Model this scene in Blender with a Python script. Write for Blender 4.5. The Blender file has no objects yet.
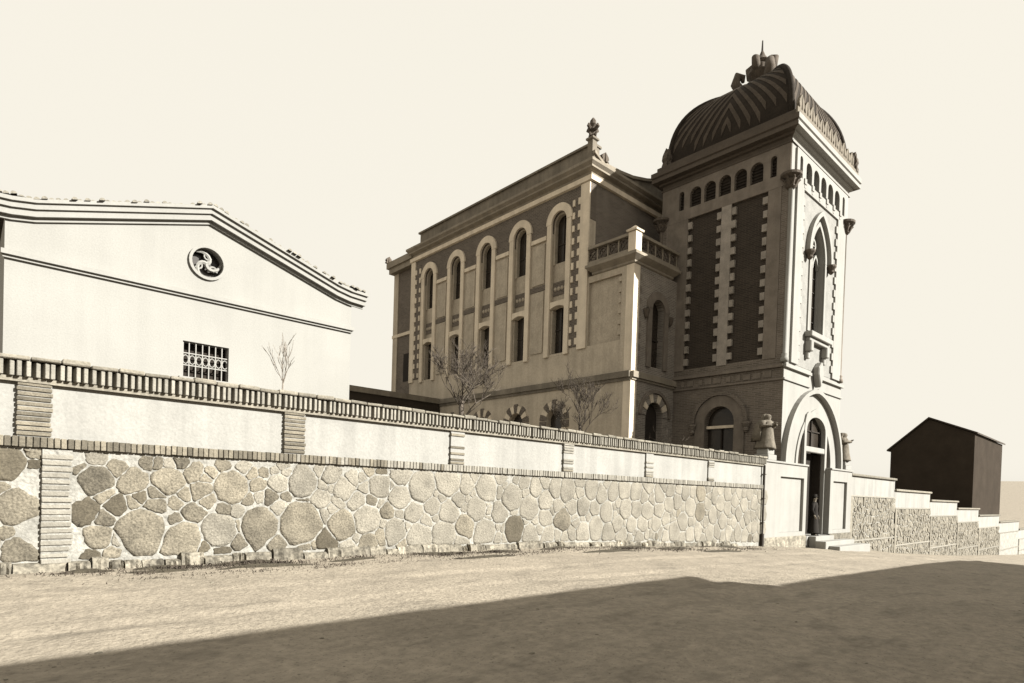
import bpy, bmesh, math, random
from mathutils import Vector, Matrix
from mathutils.geometry import tessellate_polygon
random.seed(7)
SC = bpy.context.scene
COL = SC.collection
R = math.radians
# ------------------------------------------------------------------ camera
cam_d = bpy.data.cameras.new('camera'); cam = bpy.data.objects.new('camera', cam_d); COL.objects.link(cam)
cam_d.sensor_width = 36; cam_d.lens = 601.354 / 1024 * 36
cam_d.shift_x = (512 - 537.2345) / 1024; cam_d.shift_y = (501.379 - 341.5) / 1024
cam_d.clip_start = 0.05; cam_d.clip_end = 3000
yaw, pit, rol = R(43.7984), R(-0.92256), R(1.81398)
fw = Vector((math.sin(yaw) * math.cos(pit), math.cos(yaw) * math.cos(pit), math.sin(pit)))
rt = Vector((math.cos(yaw), -math.sin(yaw), 0)); up = rt.cross(fw)
r2 = math.cos(rol) * rt + math.sin(rol) * up; u2 = -math.sin(rol) * rt + math.cos(rol) * up
m = Matrix((r2, u2, -fw)).transposed().to_4x4(); m.translation = (0, 0, 1.5)
cam.matrix_world = m
SC.camera = cam
# ------------------------------------------------------------------ sky, sun, exposure
SUN_EL = R(28); TOSUN = Vector((0.489, -0.872, 0)).normalized()
w = bpy.data.worlds.new('World'); SC.world = w; w.use_nodes = True
nt = w.node_tree; bg = nt.nodes['Background']
sky = nt.nodes.new('ShaderNodeTexSky'); sky.sky_type = 'NISHITA'; sky.sun_disc = False
sky.sun_elevation = SUN_EL; sky.sun_rotation = math.atan2(TOSUN.x, TOSUN.y)
sky.dust_density = 4; sky.air_density = 1.6
bw = nt.nodes.new('ShaderNodeRGBToBW'); nt.links.new(sky.outputs[0], bw.inputs[0])
# the plate burns the whole sky out to one pale tone: smooth saturation of the sky's brightness, the same in every direction
ka = nt.nodes.new('ShaderNodeMath'); ka.operation = 'MULTIPLY'; ka.inputs[1].default_value = -2.5; nt.links.new(bw.outputs[0], ka.inputs[0])
kb = nt.nodes.new('ShaderNodeMath'); kb.operation = 'EXPONENT'; nt.links.new(ka.outputs[0], kb.inputs[0])
kc = nt.nodes.new('ShaderNodeMath'); kc.operation = 'SUBTRACT'; kc.inputs[0].default_value = 1; nt.links.new(kb.outputs[0], kc.inputs[1])
mn = nt.nodes.new('ShaderNodeMath'); mn.operation = 'MULTIPLY'; mn.inputs[1].default_value = 3.1; nt.links.new(kc.outputs[0], mn.inputs[0])
tint = nt.nodes.new('ShaderNodeMix'); tint.data_type = 'RGBA'; tint.blend_type = 'MULTIPLY'; tint.inputs[0].default_value = 1
nt.links.new(mn.outputs[0], tint.inputs[6]); tint.inputs[7].default_value = (1.0, 0.95, 0.835, 1)
nt.links.new(tint.outputs[2], bg.inputs[0]); bg.inputs[1].default_value = 0.1
sd = bpy.data.lights.new('sun', 'SUN'); sd.energy = 5.0; sd.angle = R(0.55); sd.color = (1, 0.985, 0.93)
sun = bpy.data.objects.new('sun', sd); COL.objects.link(sun)
to = Vector((TOSUN.x * math.cos(SUN_EL), TOSUN.y * math.cos(SUN_EL), math.sin(SUN_EL)))
sun.rotation_euler = to.to_track_quat('Z', 'Y').to_euler(); sun.location = (20, -20, 40)
vs = SC.view_settings; vs.view_transform = 'Standard'; vs.look = 'None'; vs.gamma = 1; vs.use_curve_mapping = False
vs.exposure = 1.6
SC.render.filter_size = 1.9

# ------------------------------------------------------------------ materials
def mat(name, rgb, var=0.18, scale=1.2, fine=30, fvar=0.12, rough=0.92, bump=0.15, bscale=25, rnd=0.0, light=None, spec=0.2, streak=0.0):
    """procedural: base colour varied by two noises in world space, per-object random, optional second tone in patches"""
    M = bpy.data.materials.new(name); M.use_nodes = True; t = M.node_tree; b = t.nodes['Principled BSDF']
    b.inputs['Roughness'].default_value = rough; b.inputs['Specular IOR Level'].default_value = spec
    N = t.nodes.new; L = t.links.new
    g = N('ShaderNodeNewGeometry'); 
    n1 = N('ShaderNodeTexNoise'); n1.inputs['Scale'].default_value = scale; n1.inputs['Detail'].default_value = 5; n1.inputs['Roughness'].default_value = .6
    L(g.outputs['Position'], n1.inputs['Vector'])
    n2 = N('ShaderNodeTexNoise'); n2.inputs['Scale'].default_value = fine; n2.inputs['Detail'].default_value = 3
    L(g.outputs['Position'], n2.inputs['Vector'])
    def rng(src, a, bb, lo=.3, hi=.7):
        r = N('ShaderNodeMapRange'); L(src, r.inputs[0]); r.inputs[1].default_value = lo; r.inputs[2].default_value = hi
        r.inputs[3].default_value = a; r.inputs[4].default_value = bb; return r.outputs[0]
    def mul(a, c):
        x = N('ShaderNodeMath'); x.operation = 'MULTIPLY'; L(a, x.inputs[0]); L(c, x.inputs[1]); return x.outputs[0]
    f = mul(rng(n1.outputs[0], 1 - var, 1 + var), rng(n2.outputs[0], 1 - fvar, 1 + fvar))
    if streak:
        mp = N('ShaderNodeMapping'); L(g.outputs['Position'], mp.inputs[0]); mp.inputs['Scale'].default_value = (3.5, 3.5, .22)
        n3 = N('ShaderNodeTexNoise'); n3.inputs['Scale'].default_value = 1; n3.inputs['Detail'].default_value = 4; L(mp.outputs[0], n3.inputs[0])
        f = mul(f, rng(n3.outputs[0], 1 - streak, 1 + streak * .3, .35, .6))
    if rnd:
        oi = N('ShaderNodeObjectInfo'); f = mul(f, rng(oi.outputs['Random'], 1 - rnd, 1 + rnd, 0, 1))
    col = None
    if light:
        mx0 = N('ShaderNodeMix'); mx0.data_type = 'RGBA'; mx0.inputs[6].default_value = (*rgb, 1); mx0.inputs[7].default_value = (*light, 1)
        L(rng(n1.outputs[0], 0, 1, .45, .62), mx0.inputs[0]); col = mx0.outputs[2]
    mx = N('ShaderNodeMix'); mx.data_type = 'RGBA'; mx.blend_type = 'MULTIPLY'; mx.inputs[0].default_value = 1
    if col: L(col, mx.inputs[6])
    else: mx.inputs[6].default_value = (*rgb, 1)
    L(f, mx.inputs[7]); L(mx.outputs[2], b.inputs['Base Color'])
    if bump:
        bp = N('ShaderNodeBump'); bp.inputs['Strength'].default_value = bump; bp.inputs['Distance'].default_value = .03
        nb = N('ShaderNodeTexNoise'); nb.inputs['Scale'].default_value = bscale; nb.inputs['Detail'].default_value = 6; L(g.outputs['Position'], nb.inputs['Vector'])
        L(nb.outputs[0], bp.inputs['Height']); L(bp.outputs[0], b.inputs['Normal'])
    return M
def brickmat(name, rgb, mortar, axis, bw_=.29, bh=.075, var=.3):
    """brick courses for far brickwork, plus wear noise. axis: 'y' wall runs along Y, 'x' wall runs along X"""
    M = mat(name, rgb, var=.15, fvar=.1); t = M.node_tree; N = t.nodes.new; L = t.links.new
    b = t.nodes['Principled BSDF']; mx = b.inputs['Base Color'].links[0].from_node
    g = N('ShaderNodeNewGeometry'); s = N('ShaderNodeSeparateXYZ'); L(g.outputs['Position'], s.inputs[0])
    c = N('ShaderNodeCombineXYZ'); L(s.outputs[1 if axis == 'y' else 0], c.inputs[0]); L(s.outputs[2], c.inputs[1])
    br = N('ShaderNodeTexBrick'); L(c.outputs[0], br.inputs['Vector']); br.inputs['Scale'].default_value = 1
    br.inputs['Brick Width'].default_value = bw_; br.inputs['Row Height'].default_value = bh; br.inputs['Mortar Size'].default_value = .01
    br.inputs['Color1'].default_value = (*rgb, 1); br.inputs['Color2'].default_value = (*[v * (1 - var) for v in rgb], 1); br.inputs['Mortar'].default_value = (*mortar, 1)
    L(br.outputs['Color'], mx.inputs[6]); return M
def sep(L):   # sepia albedo of a given lightness (toned print): darker tones are browner
    t = max(0, min(1, L / .36)); return (L, L * (.775 + .175 * t), L * (.58 + .28 * t))
def sepw(L):
    L *= .88; return (L, L * .965, L * .88)   # limewash and pale stucco
def sepl(L):   # sunlit stone, brick and mortar: one toned scale from brown to cream
    t = min(1, L / .26) ** 2; L *= .88; return (L, L * (.84 + .125 * t), L * (.58 + .29 * t))
def sepb(L): return (L, L * .86, L * .67)   # browner sepia for earth, brick and stone
M_ = {}
M_['white'] = mat('limewash', sepw(.258), var=.06, scale=.5, fvar=.05, bump=.12, streak=.035)
M_['band'] = mat('wall_limewash', sepw(.262), var=.09, scale=1.1, fvar=.07, bump=.2, streak=.12)
M_['trimlit'] = mat('front_stucco', sepw(.258), var=.07, scale=.7, fvar=.05, bump=.08, streak=.06)
M_['field'] = mat('front_field', sepw(.215), var=.14, scale=2.5, fvar=.15, bump=.2)
M_['gate'] = mat('gate_render', sepw(.258), var=.07, scale=.9, fvar=.04, bump=.1, streak=.06)
M_['mortar'] = mat('mortar', sepl(.25), var=.24, scale=2.4, fine=22, fvar=.2, bump=.9, bscale=16)
M_['stone'] = mat('rubble_stone', sepl(.14), var=.32, scale=4, fine=38, fvar=.38, bump=.7, bscale=26, rnd=.28)
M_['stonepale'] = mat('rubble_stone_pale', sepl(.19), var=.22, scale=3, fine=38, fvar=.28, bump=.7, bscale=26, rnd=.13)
M_['stonedark'] = mat('rubble_stone_dark', sepl(.085), var=.16, scale=5, fine=45, fvar=.28, bump=.5, bscale=22, rnd=.25)
M_['brickpiece'] = mat('brick', sepl(.145), var=.2, scale=6, fine=50, fvar=.2, bump=.4, rnd=.38)
M_['brickpale'] = mat('brick_pale', sepl(.215), var=.15, scale=6, fine=50, fvar=.12, bump=.4, rnd=.16)
M_['coping'] = mat('coping_tile', sepl(.18), var=.25, scale=5, fvar=.2, bump=.4, rnd=.2)
M_['plinth'] = mat('rough_plinth', sepl(.17), var=.5, scale=4, fine=18, fvar=.45, bump=.8, bscale=14, rnd=.25)
M_['soil'] = mat('ground_soil', sepl(.05), var=.3, scale=6, fvar=.3, bump=.8)
M_['church'] = mat('church_render', sepb(.36), var=.12, scale=.9, fine=14, fvar=.1, bump=.2, streak=.12)
M_['panel'] = mat('church_panel', sepb(.33), var=.14, scale=2, fine=14, fvar=.14, bump=.25, streak=.1)
M_['trim'] = mat('church_trim', sepb(.52), var=.1, scale=1.6, fvar=.08, bump=.15, streak=.12)
M_['corn'] = mat('church_cornice', sepb(.2), var=.16, scale=1.5, fvar=.1, bump=.2, streak=.1)  # darkened to carry the shade under the eaves
M_['attic'] = mat('attic_render', sepb(.15), var=.25, scale=1.2, fvar=.15, bump=.3, streak=.15)
M_['brick_y'] = brickmat('dark_brick_y', sep(.105), sep(.15), 'y')
M_['brick_x'] = brickmat('dark_brick_x', sep(.13), sep(.19), 'x')
M_['tside'] = brickmat('tower_side_brick', sep(.13), sep(.17), 'y')
M_['tpanel'] = brickmat('tower_panel_brick', sep(.038), sep(.055), 'y')
M_['ttrim'] = mat('tower_trim_shaded', sep(.15), var=.22, scale=1.6, fvar=.1, bump=.2, streak=.1)  # darker copy of the front stucco, side's shade put into the colour
M_['tquoin'] = mat('tower_quoin', sep(.225), var=.2, scale=2.5, fvar=.12, bump=.3, rnd=.1)
M_['tcorn'] = mat('tower_cornice_shaded', sep(.075), var=.14, scale=1.6, fvar=.1, bump=.2)
M_['bayfront'] = brickmat('bay_front_brick', sep(.19), sep(.26), 'x')
M_['dome'] = mat('dome_tile', sep(.024), var=.2, scale=2, fine=20, fvar=.2, spec=.1, rough=.9, bump=.3, bscale=12)
M_['domeband'] = mat('dome_tile_light', sep(.062), var=.2, scale=2, fine=20, fvar=.2, spec=.1, rough=.9, bump=.3, bscale=12)
M_['orn'] = mat('ornament_stone', sep(.075), var=.25, scale=5, fvar=.2, bump=.4)
M_['antefix'] = mat('antefix_stone', sepb(.14), var=.2, scale=4, fvar=.2, bump=.4)
M_['statue'] = mat('statue_stone', sepb(.12), var=.25, scale=7, fvar=.15, bump=.4)
M_['iron'] = mat('iron', sep(.035), rough=.6, bump=.1)
M_['glass'] = mat('window_glass', sep(.025), var=.3, rough=.25, bump=.02, spec=.35)
M_['dark'] = mat('dark_interior', sep(.018), bump=0)
M_['wood'] = mat('dark_wood', sep(.025), var=.25, scale=3, bump=.25)
M_['roof'] = mat('roof_tile', sep(.05), var=.3, scale=1.5, fvar=.25, bump=.5, bscale=8)
M_['rooflight'] = mat('gable_tile', sepl(.2), var=.25, scale=4, fvar=.2, bump=.5, rnd=.2)
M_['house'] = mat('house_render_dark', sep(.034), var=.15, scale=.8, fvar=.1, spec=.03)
M_['houseo'] = mat('house_render', sep(.12), var=.12, scale=.6, fvar=.1, streak=.1)
M_['bark'] = mat('bark', sep(.075), var=.3, scale=8, fvar=.3, bump=.5)
M_['barkpale'] = mat('bark_pale', sep(.17), var=.25, scale=8, fvar=.3, bump=.5)
M_['weed'] = mat('dry_weed', sep(.06), var=.35, scale=6, fvar=.3, rnd=.2)
M_['cloth'] = mat('black_cloth', sep(.013), var=.2, bump=.2)
M_['skin'] = mat('skin', sepb(.2), var=.08, bump=0)
M_['shoe'] = mat('shoe', sep(.02), rough=.5, bump=0)
M_['pebble'] = mat('pebble', sepl(.16), var=.4, scale=12, fvar=.2)
M_['stonestuff'] = mat('rubble_far', sepl(.18), var=.3, scale=3.5, fine=12, fvar=.25, bump=.6)
# street earth: pale dust with darker damp/soil patches elongated along the street
def groundmat():
    M = mat('street_earth', sepb(.225), var=.12, scale=.7, fine=9, fvar=.16, bump=.7, bscale=20)
    t = M.node_tree; N = t.nodes.new; L = t.links.new; b = t.nodes['Principled BSDF']; mx = b.inputs['Base Color'].links[0].from_node
    g = N('ShaderNodeNewGeometry'); mp = N('ShaderNodeMapping'); L(g.outputs['Position'], mp.inputs[0]); mp.inputs['Scale'].default_value = (.55, 1.6, 1); mp.inputs['Rotation'].default_value = (0, 0, .06)
    n = N('ShaderNodeTexNoise'); n.inputs['Scale'].default_value = 1.5; n.inputs['Detail'].default_value = 8; n.inputs['Roughness'].default_value = .68; L(mp.outputs[0], n.inputs[0])
    r = N('ShaderNodeMapRange'); L(n.outputs[0], r.inputs[0]); r.inputs[1].default_value = .52; r.inputs[2].default_value = .7
    n2 = N('ShaderNodeTexNoise'); n2.inputs['Scale'].default_value = 28; n2.inputs['Detail'].default_value = 4; n2.inputs['Roughness'].default_value = .7; L(g.outputs['Position'], n2.inputs[0])
    r2 = N('ShaderNodeMapRange'); L(n2.outputs[0], r2.inputs[0]); r2.inputs[1].default_value = .56; r2.inputs[2].default_value = .66
    ad = N('ShaderNodeMath'); ad.operation = 'MAXIMUM'; L(r.outputs[0], ad.inputs[0]); L(r2.outputs[0], ad.inputs[1])
    sc = N('ShaderNodeMath'); sc.operation = 'MULTIPLY'; L(ad.outputs[0], sc.inputs[0]); sc.inputs[1].default_value = .62
    m2 = N('ShaderNodeMix'); m2.data_type = 'RGBA'; L(sc.outputs[0], m2.inputs[0]); m2.inputs[6].default_value = (*sepb(.225), 1); m2.inputs[7].default_value = (*sepb(.085), 1)
    L(m2.outputs[2], mx.inputs[6]); return M
M_['ground'] = groundmat()

# ------------------------------------------------------------------ mesh helpers
class MB:
    def __init__(s): s.v = []; s.f = []
    def add(s, vs_, fs):
        o = len(s.v); s.v += [tuple(p) for p in vs_]; s.f += [tuple(i + o for i in f) for f in fs]; return s
    def box(s, x0, x1, y0, y1, z0, z1):
        return s.add([(x0, y0, z0), (x1, y0, z0), (x1, y1, z0), (x0, y1, z0), (x0, y0, z1), (x1, y0, z1), (x1, y1, z1), (x0, y1, z1)],
              [(0, 3, 2, 1), (4, 5, 6, 7), (0, 1, 5, 4), (1, 2, 6, 5), (2, 3, 7, 6), (3, 0, 4, 7)])
    def tube(s, pts, rads, n=8, cap=True):
        rings = []; prev = None
        for i, p in enumerate(pts):
            p = Vector(p); d = (Vector(pts[min(i + 1, len(pts) - 1)]) - Vector(pts[max(i - 1, 0)])).normalized()
            a = prev if prev is not None else (Vector((1, 0, 0)) if abs(d.x) < .8 else Vector((0, 1, 0)))
            a = (a - d * a.dot(d)).normalized(); prev = a; b = d.cross(a)
            r = rads[i] if isinstance(rads, (list, tuple)) else rads
            rings.append([p + (a * math.cos(2 * math.pi * k / n) + b * math.sin(2 * math.pi * k / n)) * r for k in range(n)])
        vs_ = [q for rr in rings for q in rr]; fs = []
        for i in range(len(rings) - 1):
            for k in range(n): fs.append((i * n + k, i * n + (k + 1) % n, (i + 1) * n + (k + 1) % n, (i + 1) * n + k))
        if cap: fs.append(tuple(range(n))[::-1]); fs.append(tuple((len(rings) - 1) * n + k for k in range(n)))
        return s.add(vs_, fs)
    def lathe(s, c, prof, n=16):
        vs_ = []; fs = []
        for r, z in prof:
            for k in range(n): vs_.append((c[0] + r * math.cos(2 * math.pi * k / n), c[1] + r * math.sin(2 * math.pi * k / n), c[2] + z))
        for i in range(len(prof) - 1):
            for k in range(n): fs.append((i * n + k, i * n + (k + 1) % n, (i + 1) * n + (k + 1) % n, (i + 1) * n + k))
        fs.append(tuple(range(n))[::-1]); fs.append(tuple((len(prof) - 1) * n + k for k in range(n)))
        return s.add(vs_, fs)
    def ring(s, x0, x1, y0, y1, prof):
        """moulding profile [(overhang, z)...] lofted around a rectangle, closed top and bottom"""
        vs_ = []; fs = []
        for o, z in prof: vs_ += [(x0 - o, y0 - o, z), (x1 + o, y0 - o, z), (x1 + o, y1 + o, z), (x0 - o, y1 + o, z)]
        for i in range(len(prof) - 1):
            for k in range(4): fs.append((i * 4 + k, i * 4 + (k + 1) % 4, (i + 1) * 4 + (k + 1) % 4, (i + 1) * 4 + k))
        fs.append((3, 2, 1, 0)); e = (len(prof) - 1) * 4; fs.append((e, e + 1, e + 2, e + 3))
        return s.add(vs_, fs)
    def build(s, name, m, parent=None, smooth=False, bevel=0):
        me = bpy.data.meshes.new(name); me.from_pydata(s.v, [], s.f); me.update()
        bm = bmesh.new(); bm.from_mesh(me); bmesh.ops.recalc_face_normals(bm, faces=bm.faces); bm.to_mesh(me); bm.free()
        me.materials.append(M_[m] if isinstance(m, str) else m)
        if smooth:
            for p in me.polygons: p.use_smooth = True
        o = bpy.data.objects.new(name, me); COL.objects.link(o)
        if parent: o.parent = parent
        if bevel:
            bv = o.modifiers.new('bevel', 'BEVEL'); bv.width = bevel; bv.segments = 1; bv.limit_method = 'ANGLE'
        return o
def thing(name, label, cat, loc=(0, 0, 0), group=None):
    o = bpy.data.objects.new(name, None); COL.objects.link(o)
    o.empty_display_size = .3; o['kind'] = 'thing'; o['label'] = label; o['category'] = cat
    if group: o['group'] = group
    return o
def tag(o, label=None, cat=None, group=None, kind=None):
    if label: o['label'] = label
    if cat: o['category'] = cat
    if group: o['group'] = group
    if kind: o['kind'] = kind
    return o
def copyof(o, loc=None, rot=None, scale=None, m=None, parent=None):
    c = o.copy(); COL.objects.link(c)
    if parent: c.parent = parent
    if loc is not None: c.location = loc
    if rot is not None: c.rotation_euler = rot
    if scale is not None: c.scale = scale
    if m:
        c.material_slots[0].link = 'OBJECT'; c.material_slots[0].material = M_[m]
    return c
class Pl:
    """a wall plane: 'L' faces -X at x=c (a = Y); 'F' faces -Y at y=c (a = X). d = distance out of the wall"""
    def __init__(s, k, c): s.k = k; s.c = c
    def p(s, a, z, d=0): return (s.c - d, a, z) if s.k == 'L' else (a, s.c - d, z)
def slab(mb, pl, poly, d0, d1, holes=()):
    """polygon (a,z) with holes, front at d1, back at d0, with sides"""
    loops = [list(poly)] + [list(h) for h in holes]
    tri = tessellate_polygon([[Vector((a, z, 0)) for a, z in l] for l in loops])
    flat = [q for l in loops for q in l]
    fr = [pl.p(a, z, d1) for a, z in flat]; bk = [pl.p(a, z, d0) for a, z in flat]; n = len(flat)
    fs = [tuple(t) for t in tri] + [tuple(i + n for i in t)[::-1] for t in tri]
    o = 0
    for l in loops:
        k = len(l)
        for i in range(k): fs.append((o + i, o + (i + 1) % k, n + o + (i + 1) % k, n + o + i))
        o += k
    return mb.add(fr + bk, fs)
def pbox(mb, pl, a0, a1, z0, z1, d0, d1):
    p = pl.p(a0, z0, d0); q = pl.p(a1, z1, d1)
    return mb.box(min(p[0], q[0]), max(p[0], q[0]), min(p[1], q[1]), max(p[1], q[1]), z0, z1)
def round_arch(c, h, z0, zs, n=14):        # opening outline: base z0, springing zs, half-width h
    return [(c - h, z0), (c + h, z0)] + [(c + h * math.cos(math.pi * i / n), zs + h * math.sin(math.pi * i / n)) for i in range(n + 1)]
def pt_curve(c, h, zs, ht, n=10, grow=0):   # pointed arch curve right foot -> apex -> left foot
    cc = (ht * ht - h * h) / (2 * h); r = h + cc; a1 = math.atan2(ht, cc); r += grow
    top = math.sqrt(max(r * r - cc * cc, 0)); a1 = math.atan2(top, cc)
    rightp = [(c - cc + r * math.cos(a1 * i / n), zs + r * math.sin(a1 * i / n)) for i in range(n + 1)]
    return rightp + [(2 * c - x, z) for x, z in rightp[::-1][1:]]
def pointed(c, h, z0, zs, ht, n=10, grow=0): return [(c - h - grow, z0), (c + h + grow, z0)] + pt_curve(c, h, zs, ht, n, grow)
def band(mb, pl, outer, inner, d0, d1):     # strip between two curves with the same count
    return slab(mb, pl, list(outer) + list(inner)[::-1], d0, d1)
def semic(c, r, zs, n=14, a0=0, a1=math.pi): return [(c + r * math.cos(a0 + (a1 - a0) * i / n), zs + r * math.sin(a0 + (a1 - a0) * i / n)) for i in range(n + 1)]

# ------------------------------------------------------------------ ground
GZ = [(-400, 4), (-60, .9), (0, .22), (6, .2), (11.5, .136), (21.65, -.27), (31.2, -.8), (37, -1.26), (52.4, -2.2), (80, -3.5), (150, -5.5), (900, -9)]
def gz(x):
    for (a, za), (b, zb) in zip(GZ, GZ[1:]):
        if x <= b: return za + (zb - za) * (x - a) / (b - a)
    return GZ[-1][1]
def lump(x, y): return .006 * math.sin(x * 3.1 + y * 1.7) * math.sin(x * 1.3 - y * 2.9) + .005 * math.sin(x * 7.3 + 1) * math.sin(y * 6.1 + x)
def rut(x, y):
    z = 0
    for yc, dpt_ in ((7.9, .022), (6.5, .026), (4.2, .02), (2.9, .02)):
        c = yc + .18 * math.sin(x * .35 + yc) + .06 * math.sin(x * 1.3); d = (y - c) / .13
        z -= dpt_ * math.exp(-d * d) * (.6 + .4 * math.sin(x * .9 + yc * 2)); d2 = (y - c - .24) / .1; z += dpt_ * .45 * math.exp(-d2 * d2)
    return z
def ground_z(x, y):
    z = gz(x)
    far_ = max(abs(x), abs(y))
    if far_ > 160: z += (far_ - 160) * .055
    if y < 10.4: z += max(y - 10.4, -13.4) * .02
    if -4 < y < 10.2 and -3 < x < 60: z += lump(x, y) + rut(x, y) + .045 * math.exp(-((y - 9.75) / .45) ** 2) * (.5 + .5 * math.sin(x * 1.9) * math.sin(x * .7 + 1))
    return z
xs = [-900, -400, -150, -60, -20] + [-8 + .25 * i for i in range(0, 160)] + [32 + 1.5 * i for i in range(0, 40)] + [95, 110, 150, 250, 500, 900]
ys = [-900, -400, -100, -30, -8] + [-4 + .09 * i for i in range(0, 161)] + [10.6, 12, 20, 40, 80, 200, 500, 900]
g = MB(); g.v = [(x, y, ground_z(x, y)) for y in ys for x in xs]; nx = len(xs)
g.f = [(j * nx + i, j * nx + i + 1, (j + 1) * nx + i + 1, (j + 1) * nx + i) for j in range(len(ys) - 1) for i in range(nx - 1)]
go = g.build('ground', 'ground', smooth=True); tag(go, kind='structure')

# ------------------------------------------------------------------ street wall
YW = 10.4; X0 = -3.0; X1 = 21.62
W = Pl('F', YW)
wall = thing('street_wall', 'long boundary wall of rubble stone and limewash with brick cornice beside the earth street', 'wall')
mb = MB(); slab(mb, W, [(X0, -.9), (X1, -1.0), (X1, 1.872), (X0, 1.872)], -.45, 0); mb.build('mortar_bed', 'mortar', wall)
mb = MB(); mb.box(X0, X1, YW + .02, YW + .45, 1.874, 2.72); mb.build('limewashed_band', 'band', wall)
mb = MB(); mb.box(X0, X1, YW - .05, YW + .48, 2.722, 2.785); mb.build('cornice_ledge', 'coping', wall)
mb = MB(); mb.box(X0, X1, YW + .03, YW + .45, 2.786, 2.99); mb.build('cornice_back', 'brickpiece', wall)
# coping tiles (each laid by itself)
base = MB().box(-.155, .155, -.14, .62, 0, .05).build('coping_tile', 'coping', wall, bevel=.012)
x = .16; i = 0; base.location = (x, YW, 2.995)
while x < X1 - .3:
    x += .318; copyof(base, (x, YW + random.uniform(-.025, .02), 2.992 + random.uniform(0, .016)), (random.uniform(-.03, .03), random.uniform(-.03, .03), random.uniform(-.03, .03)), (1, 1, random.uniform(.8, 1.5)))
for o in [c for c in COL.objects if c.name.startswith('coping_tile')]: o.parent = wall
mb = MB(); mb.box(X0, 0, YW - .13, YW + .6, 2.995, 3.05); mb.build('coping', 'coping', wall)
# dentil bricks under the coping
base = MB().box(-.024, .024, -.115, .028, 0, .2).build('dentil_brick', 'brickpale', wall, bevel=.006)
x = .25; base.location = (x, YW, 2.788)
while x < X1 - .1:
    x += .087; c = copyof(base, (x + random.uniform(-.006, .006), YW + random.uniform(-.012, .008), 2.788), (0, 0, random.uniform(.1, .35)), parent=wall)
# soldier course of bricks
base = MB().box(-.033, .033, -.06, .018, 0, .135).build('brick', 'brickpiece', wall, bevel=.006)
x = .28; base.location = (x, YW, 1.877)
while x < X1 - .1:
    x += .0725
    pale = random.random() < (x - 3) / 5  # pale bricks grow likelier to the right
    copyof(base, (x, YW + random.uniform(-.014, .01), 1.877 + random.uniform(-.004, .004)), (0, random.uniform(-.03, .03), 0), (random.uniform(.9, 1), 1, 1), m='brickpale' if pale else None, parent=wall)
# brick piers across the white band
PX = [.51, 3.95, 7.39, 10.81, 14.25, 17.68]
for k, px in enumerate(PX):
    pr = MB().box(px + .01, px + .36, YW - .018, YW + .018, 2.015, 2.72).build('pier', 'band', wall)
    base = MB().box(0, .36, -.04, .02, 0, .05).build('pier_brick', 'brickpiece', pr, bevel=.006)
    z = 2.03; base.location = (px, YW, z); n = 0
    while z < 2.62:
        z += .065; n += 1
        if k > 1 and (random.random() < .45): continue
        copyof(base, (px + random.uniform(-.006, .006), YW + random.uniform(-.004, .008), z), None, (random.uniform(.97, 1.03), 1, 1), m='brickpiece' if k <= 1 or (k == 2 and n % 2) else 'brickpale', parent=pr)
# brick pier in the stonework at the left
pr = MB().box(.78, 1.1, YW - .03, YW, .3, 1.86).build('pier', 'mortar', wall)
base = MB().box(0, .33, -.022, .0, 0, .06).build('pier_brick', 'brickpiece', pr, bevel=.008); base.location = (.77, YW, .4)
for r in range(18):
    for c in range(1):
        copyof(base, (.775 + c * .17 + random.uniform(-.006, .006), YW - .028 + random.uniform(-.006, .006), .32 + r * .083), None, (random.uniform(.9, 1.06), 1, random.uniform(.85, 1.1)), m='brickpale', parent=pr)
# rubble stones: big ones where they are seen in the wall, smaller ones between (weighted cells)
seeds = []
S1 = [(135, 225, 62), (215, 185, 25), (280, 235, 50), (370, 165, 18), (410, 230, 55), (95, 345, 50), (215, 325, 45), (305, 415, 90), (145, 450, 50), (60, 470, 35), (45, 275, 35), (470, 450, 70), (440, 378, 18), (510, 200, 28), (470, 285, 22), (540, 275, 40), (360, 320, 30), (500, 350, 35), (210, 455, 20), (75, 180, 22)]
S2 = [(120, 255, 65), (215, 245, 28), (75, 420, 65), (140, 455, 25), (225, 400, 70), (270, 290, 28), (300, 240, 35), (390, 240, 55), (385, 390, 80), (540, 400, 55), (455, 300, 35), (545, 265, 38), (490, 215, 30), (240, 200, 13), (285, 195, 13), (325, 198, 14), (455, 195, 16), (140, 345, 16), (40, 200, 16), (20, 290, 35), (460, 360, 26), (580, 225, 20), (300, 330, 25), (290, 465, 22)]
def unproj(px, py):
    d = (r2 * ((px - 537.2345) / 601.354) - u2 * ((py - 501.379) / 601.354) + fw); t = YW / d.y; return d.x * t, d.z * t + 1.5, t
for lst, ox in ((S1, 60), (S2, 200)):
    for a, b, r in lst:
        X, Z, t = unproj(ox + a / 3.79, 420 + b / 3.79)
        ex = unproj(ox + (a + r) / 3.79, 420 + b / 3.79)[0] - X
        seeds.append((X, Z, max(.04, ex)))
ZT = 1.85
def zb(x): return gz(x) + .14
tries = 0
rs = random.Random(3)
def far(x, z, r, k=.82):
    return all((x - a) ** 2 + (z - b) ** 2 > (k * (r + c)) ** 2 for a, b, c in seeds)
for rad, nt_ in ((.27, 500), (.2, 1200), (.13, 1500), (.08, 1500)):
    for _ in range(nt_):
        x = rs.choice((rs.uniform(-1.5, .75), *[rs.uniform(4.6 if rad > .1 else .2, X1 - .05)] * 9)); z = rs.uniform(zb(x) + rad * .6, ZT - rad * .6); r = rad * rs.uniform(.8, 1.2)
        if rad < .1 and x > 10 and rs.random() < .6: continue
        if far(x, z, r): seeds.append((x, z, r))
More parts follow.
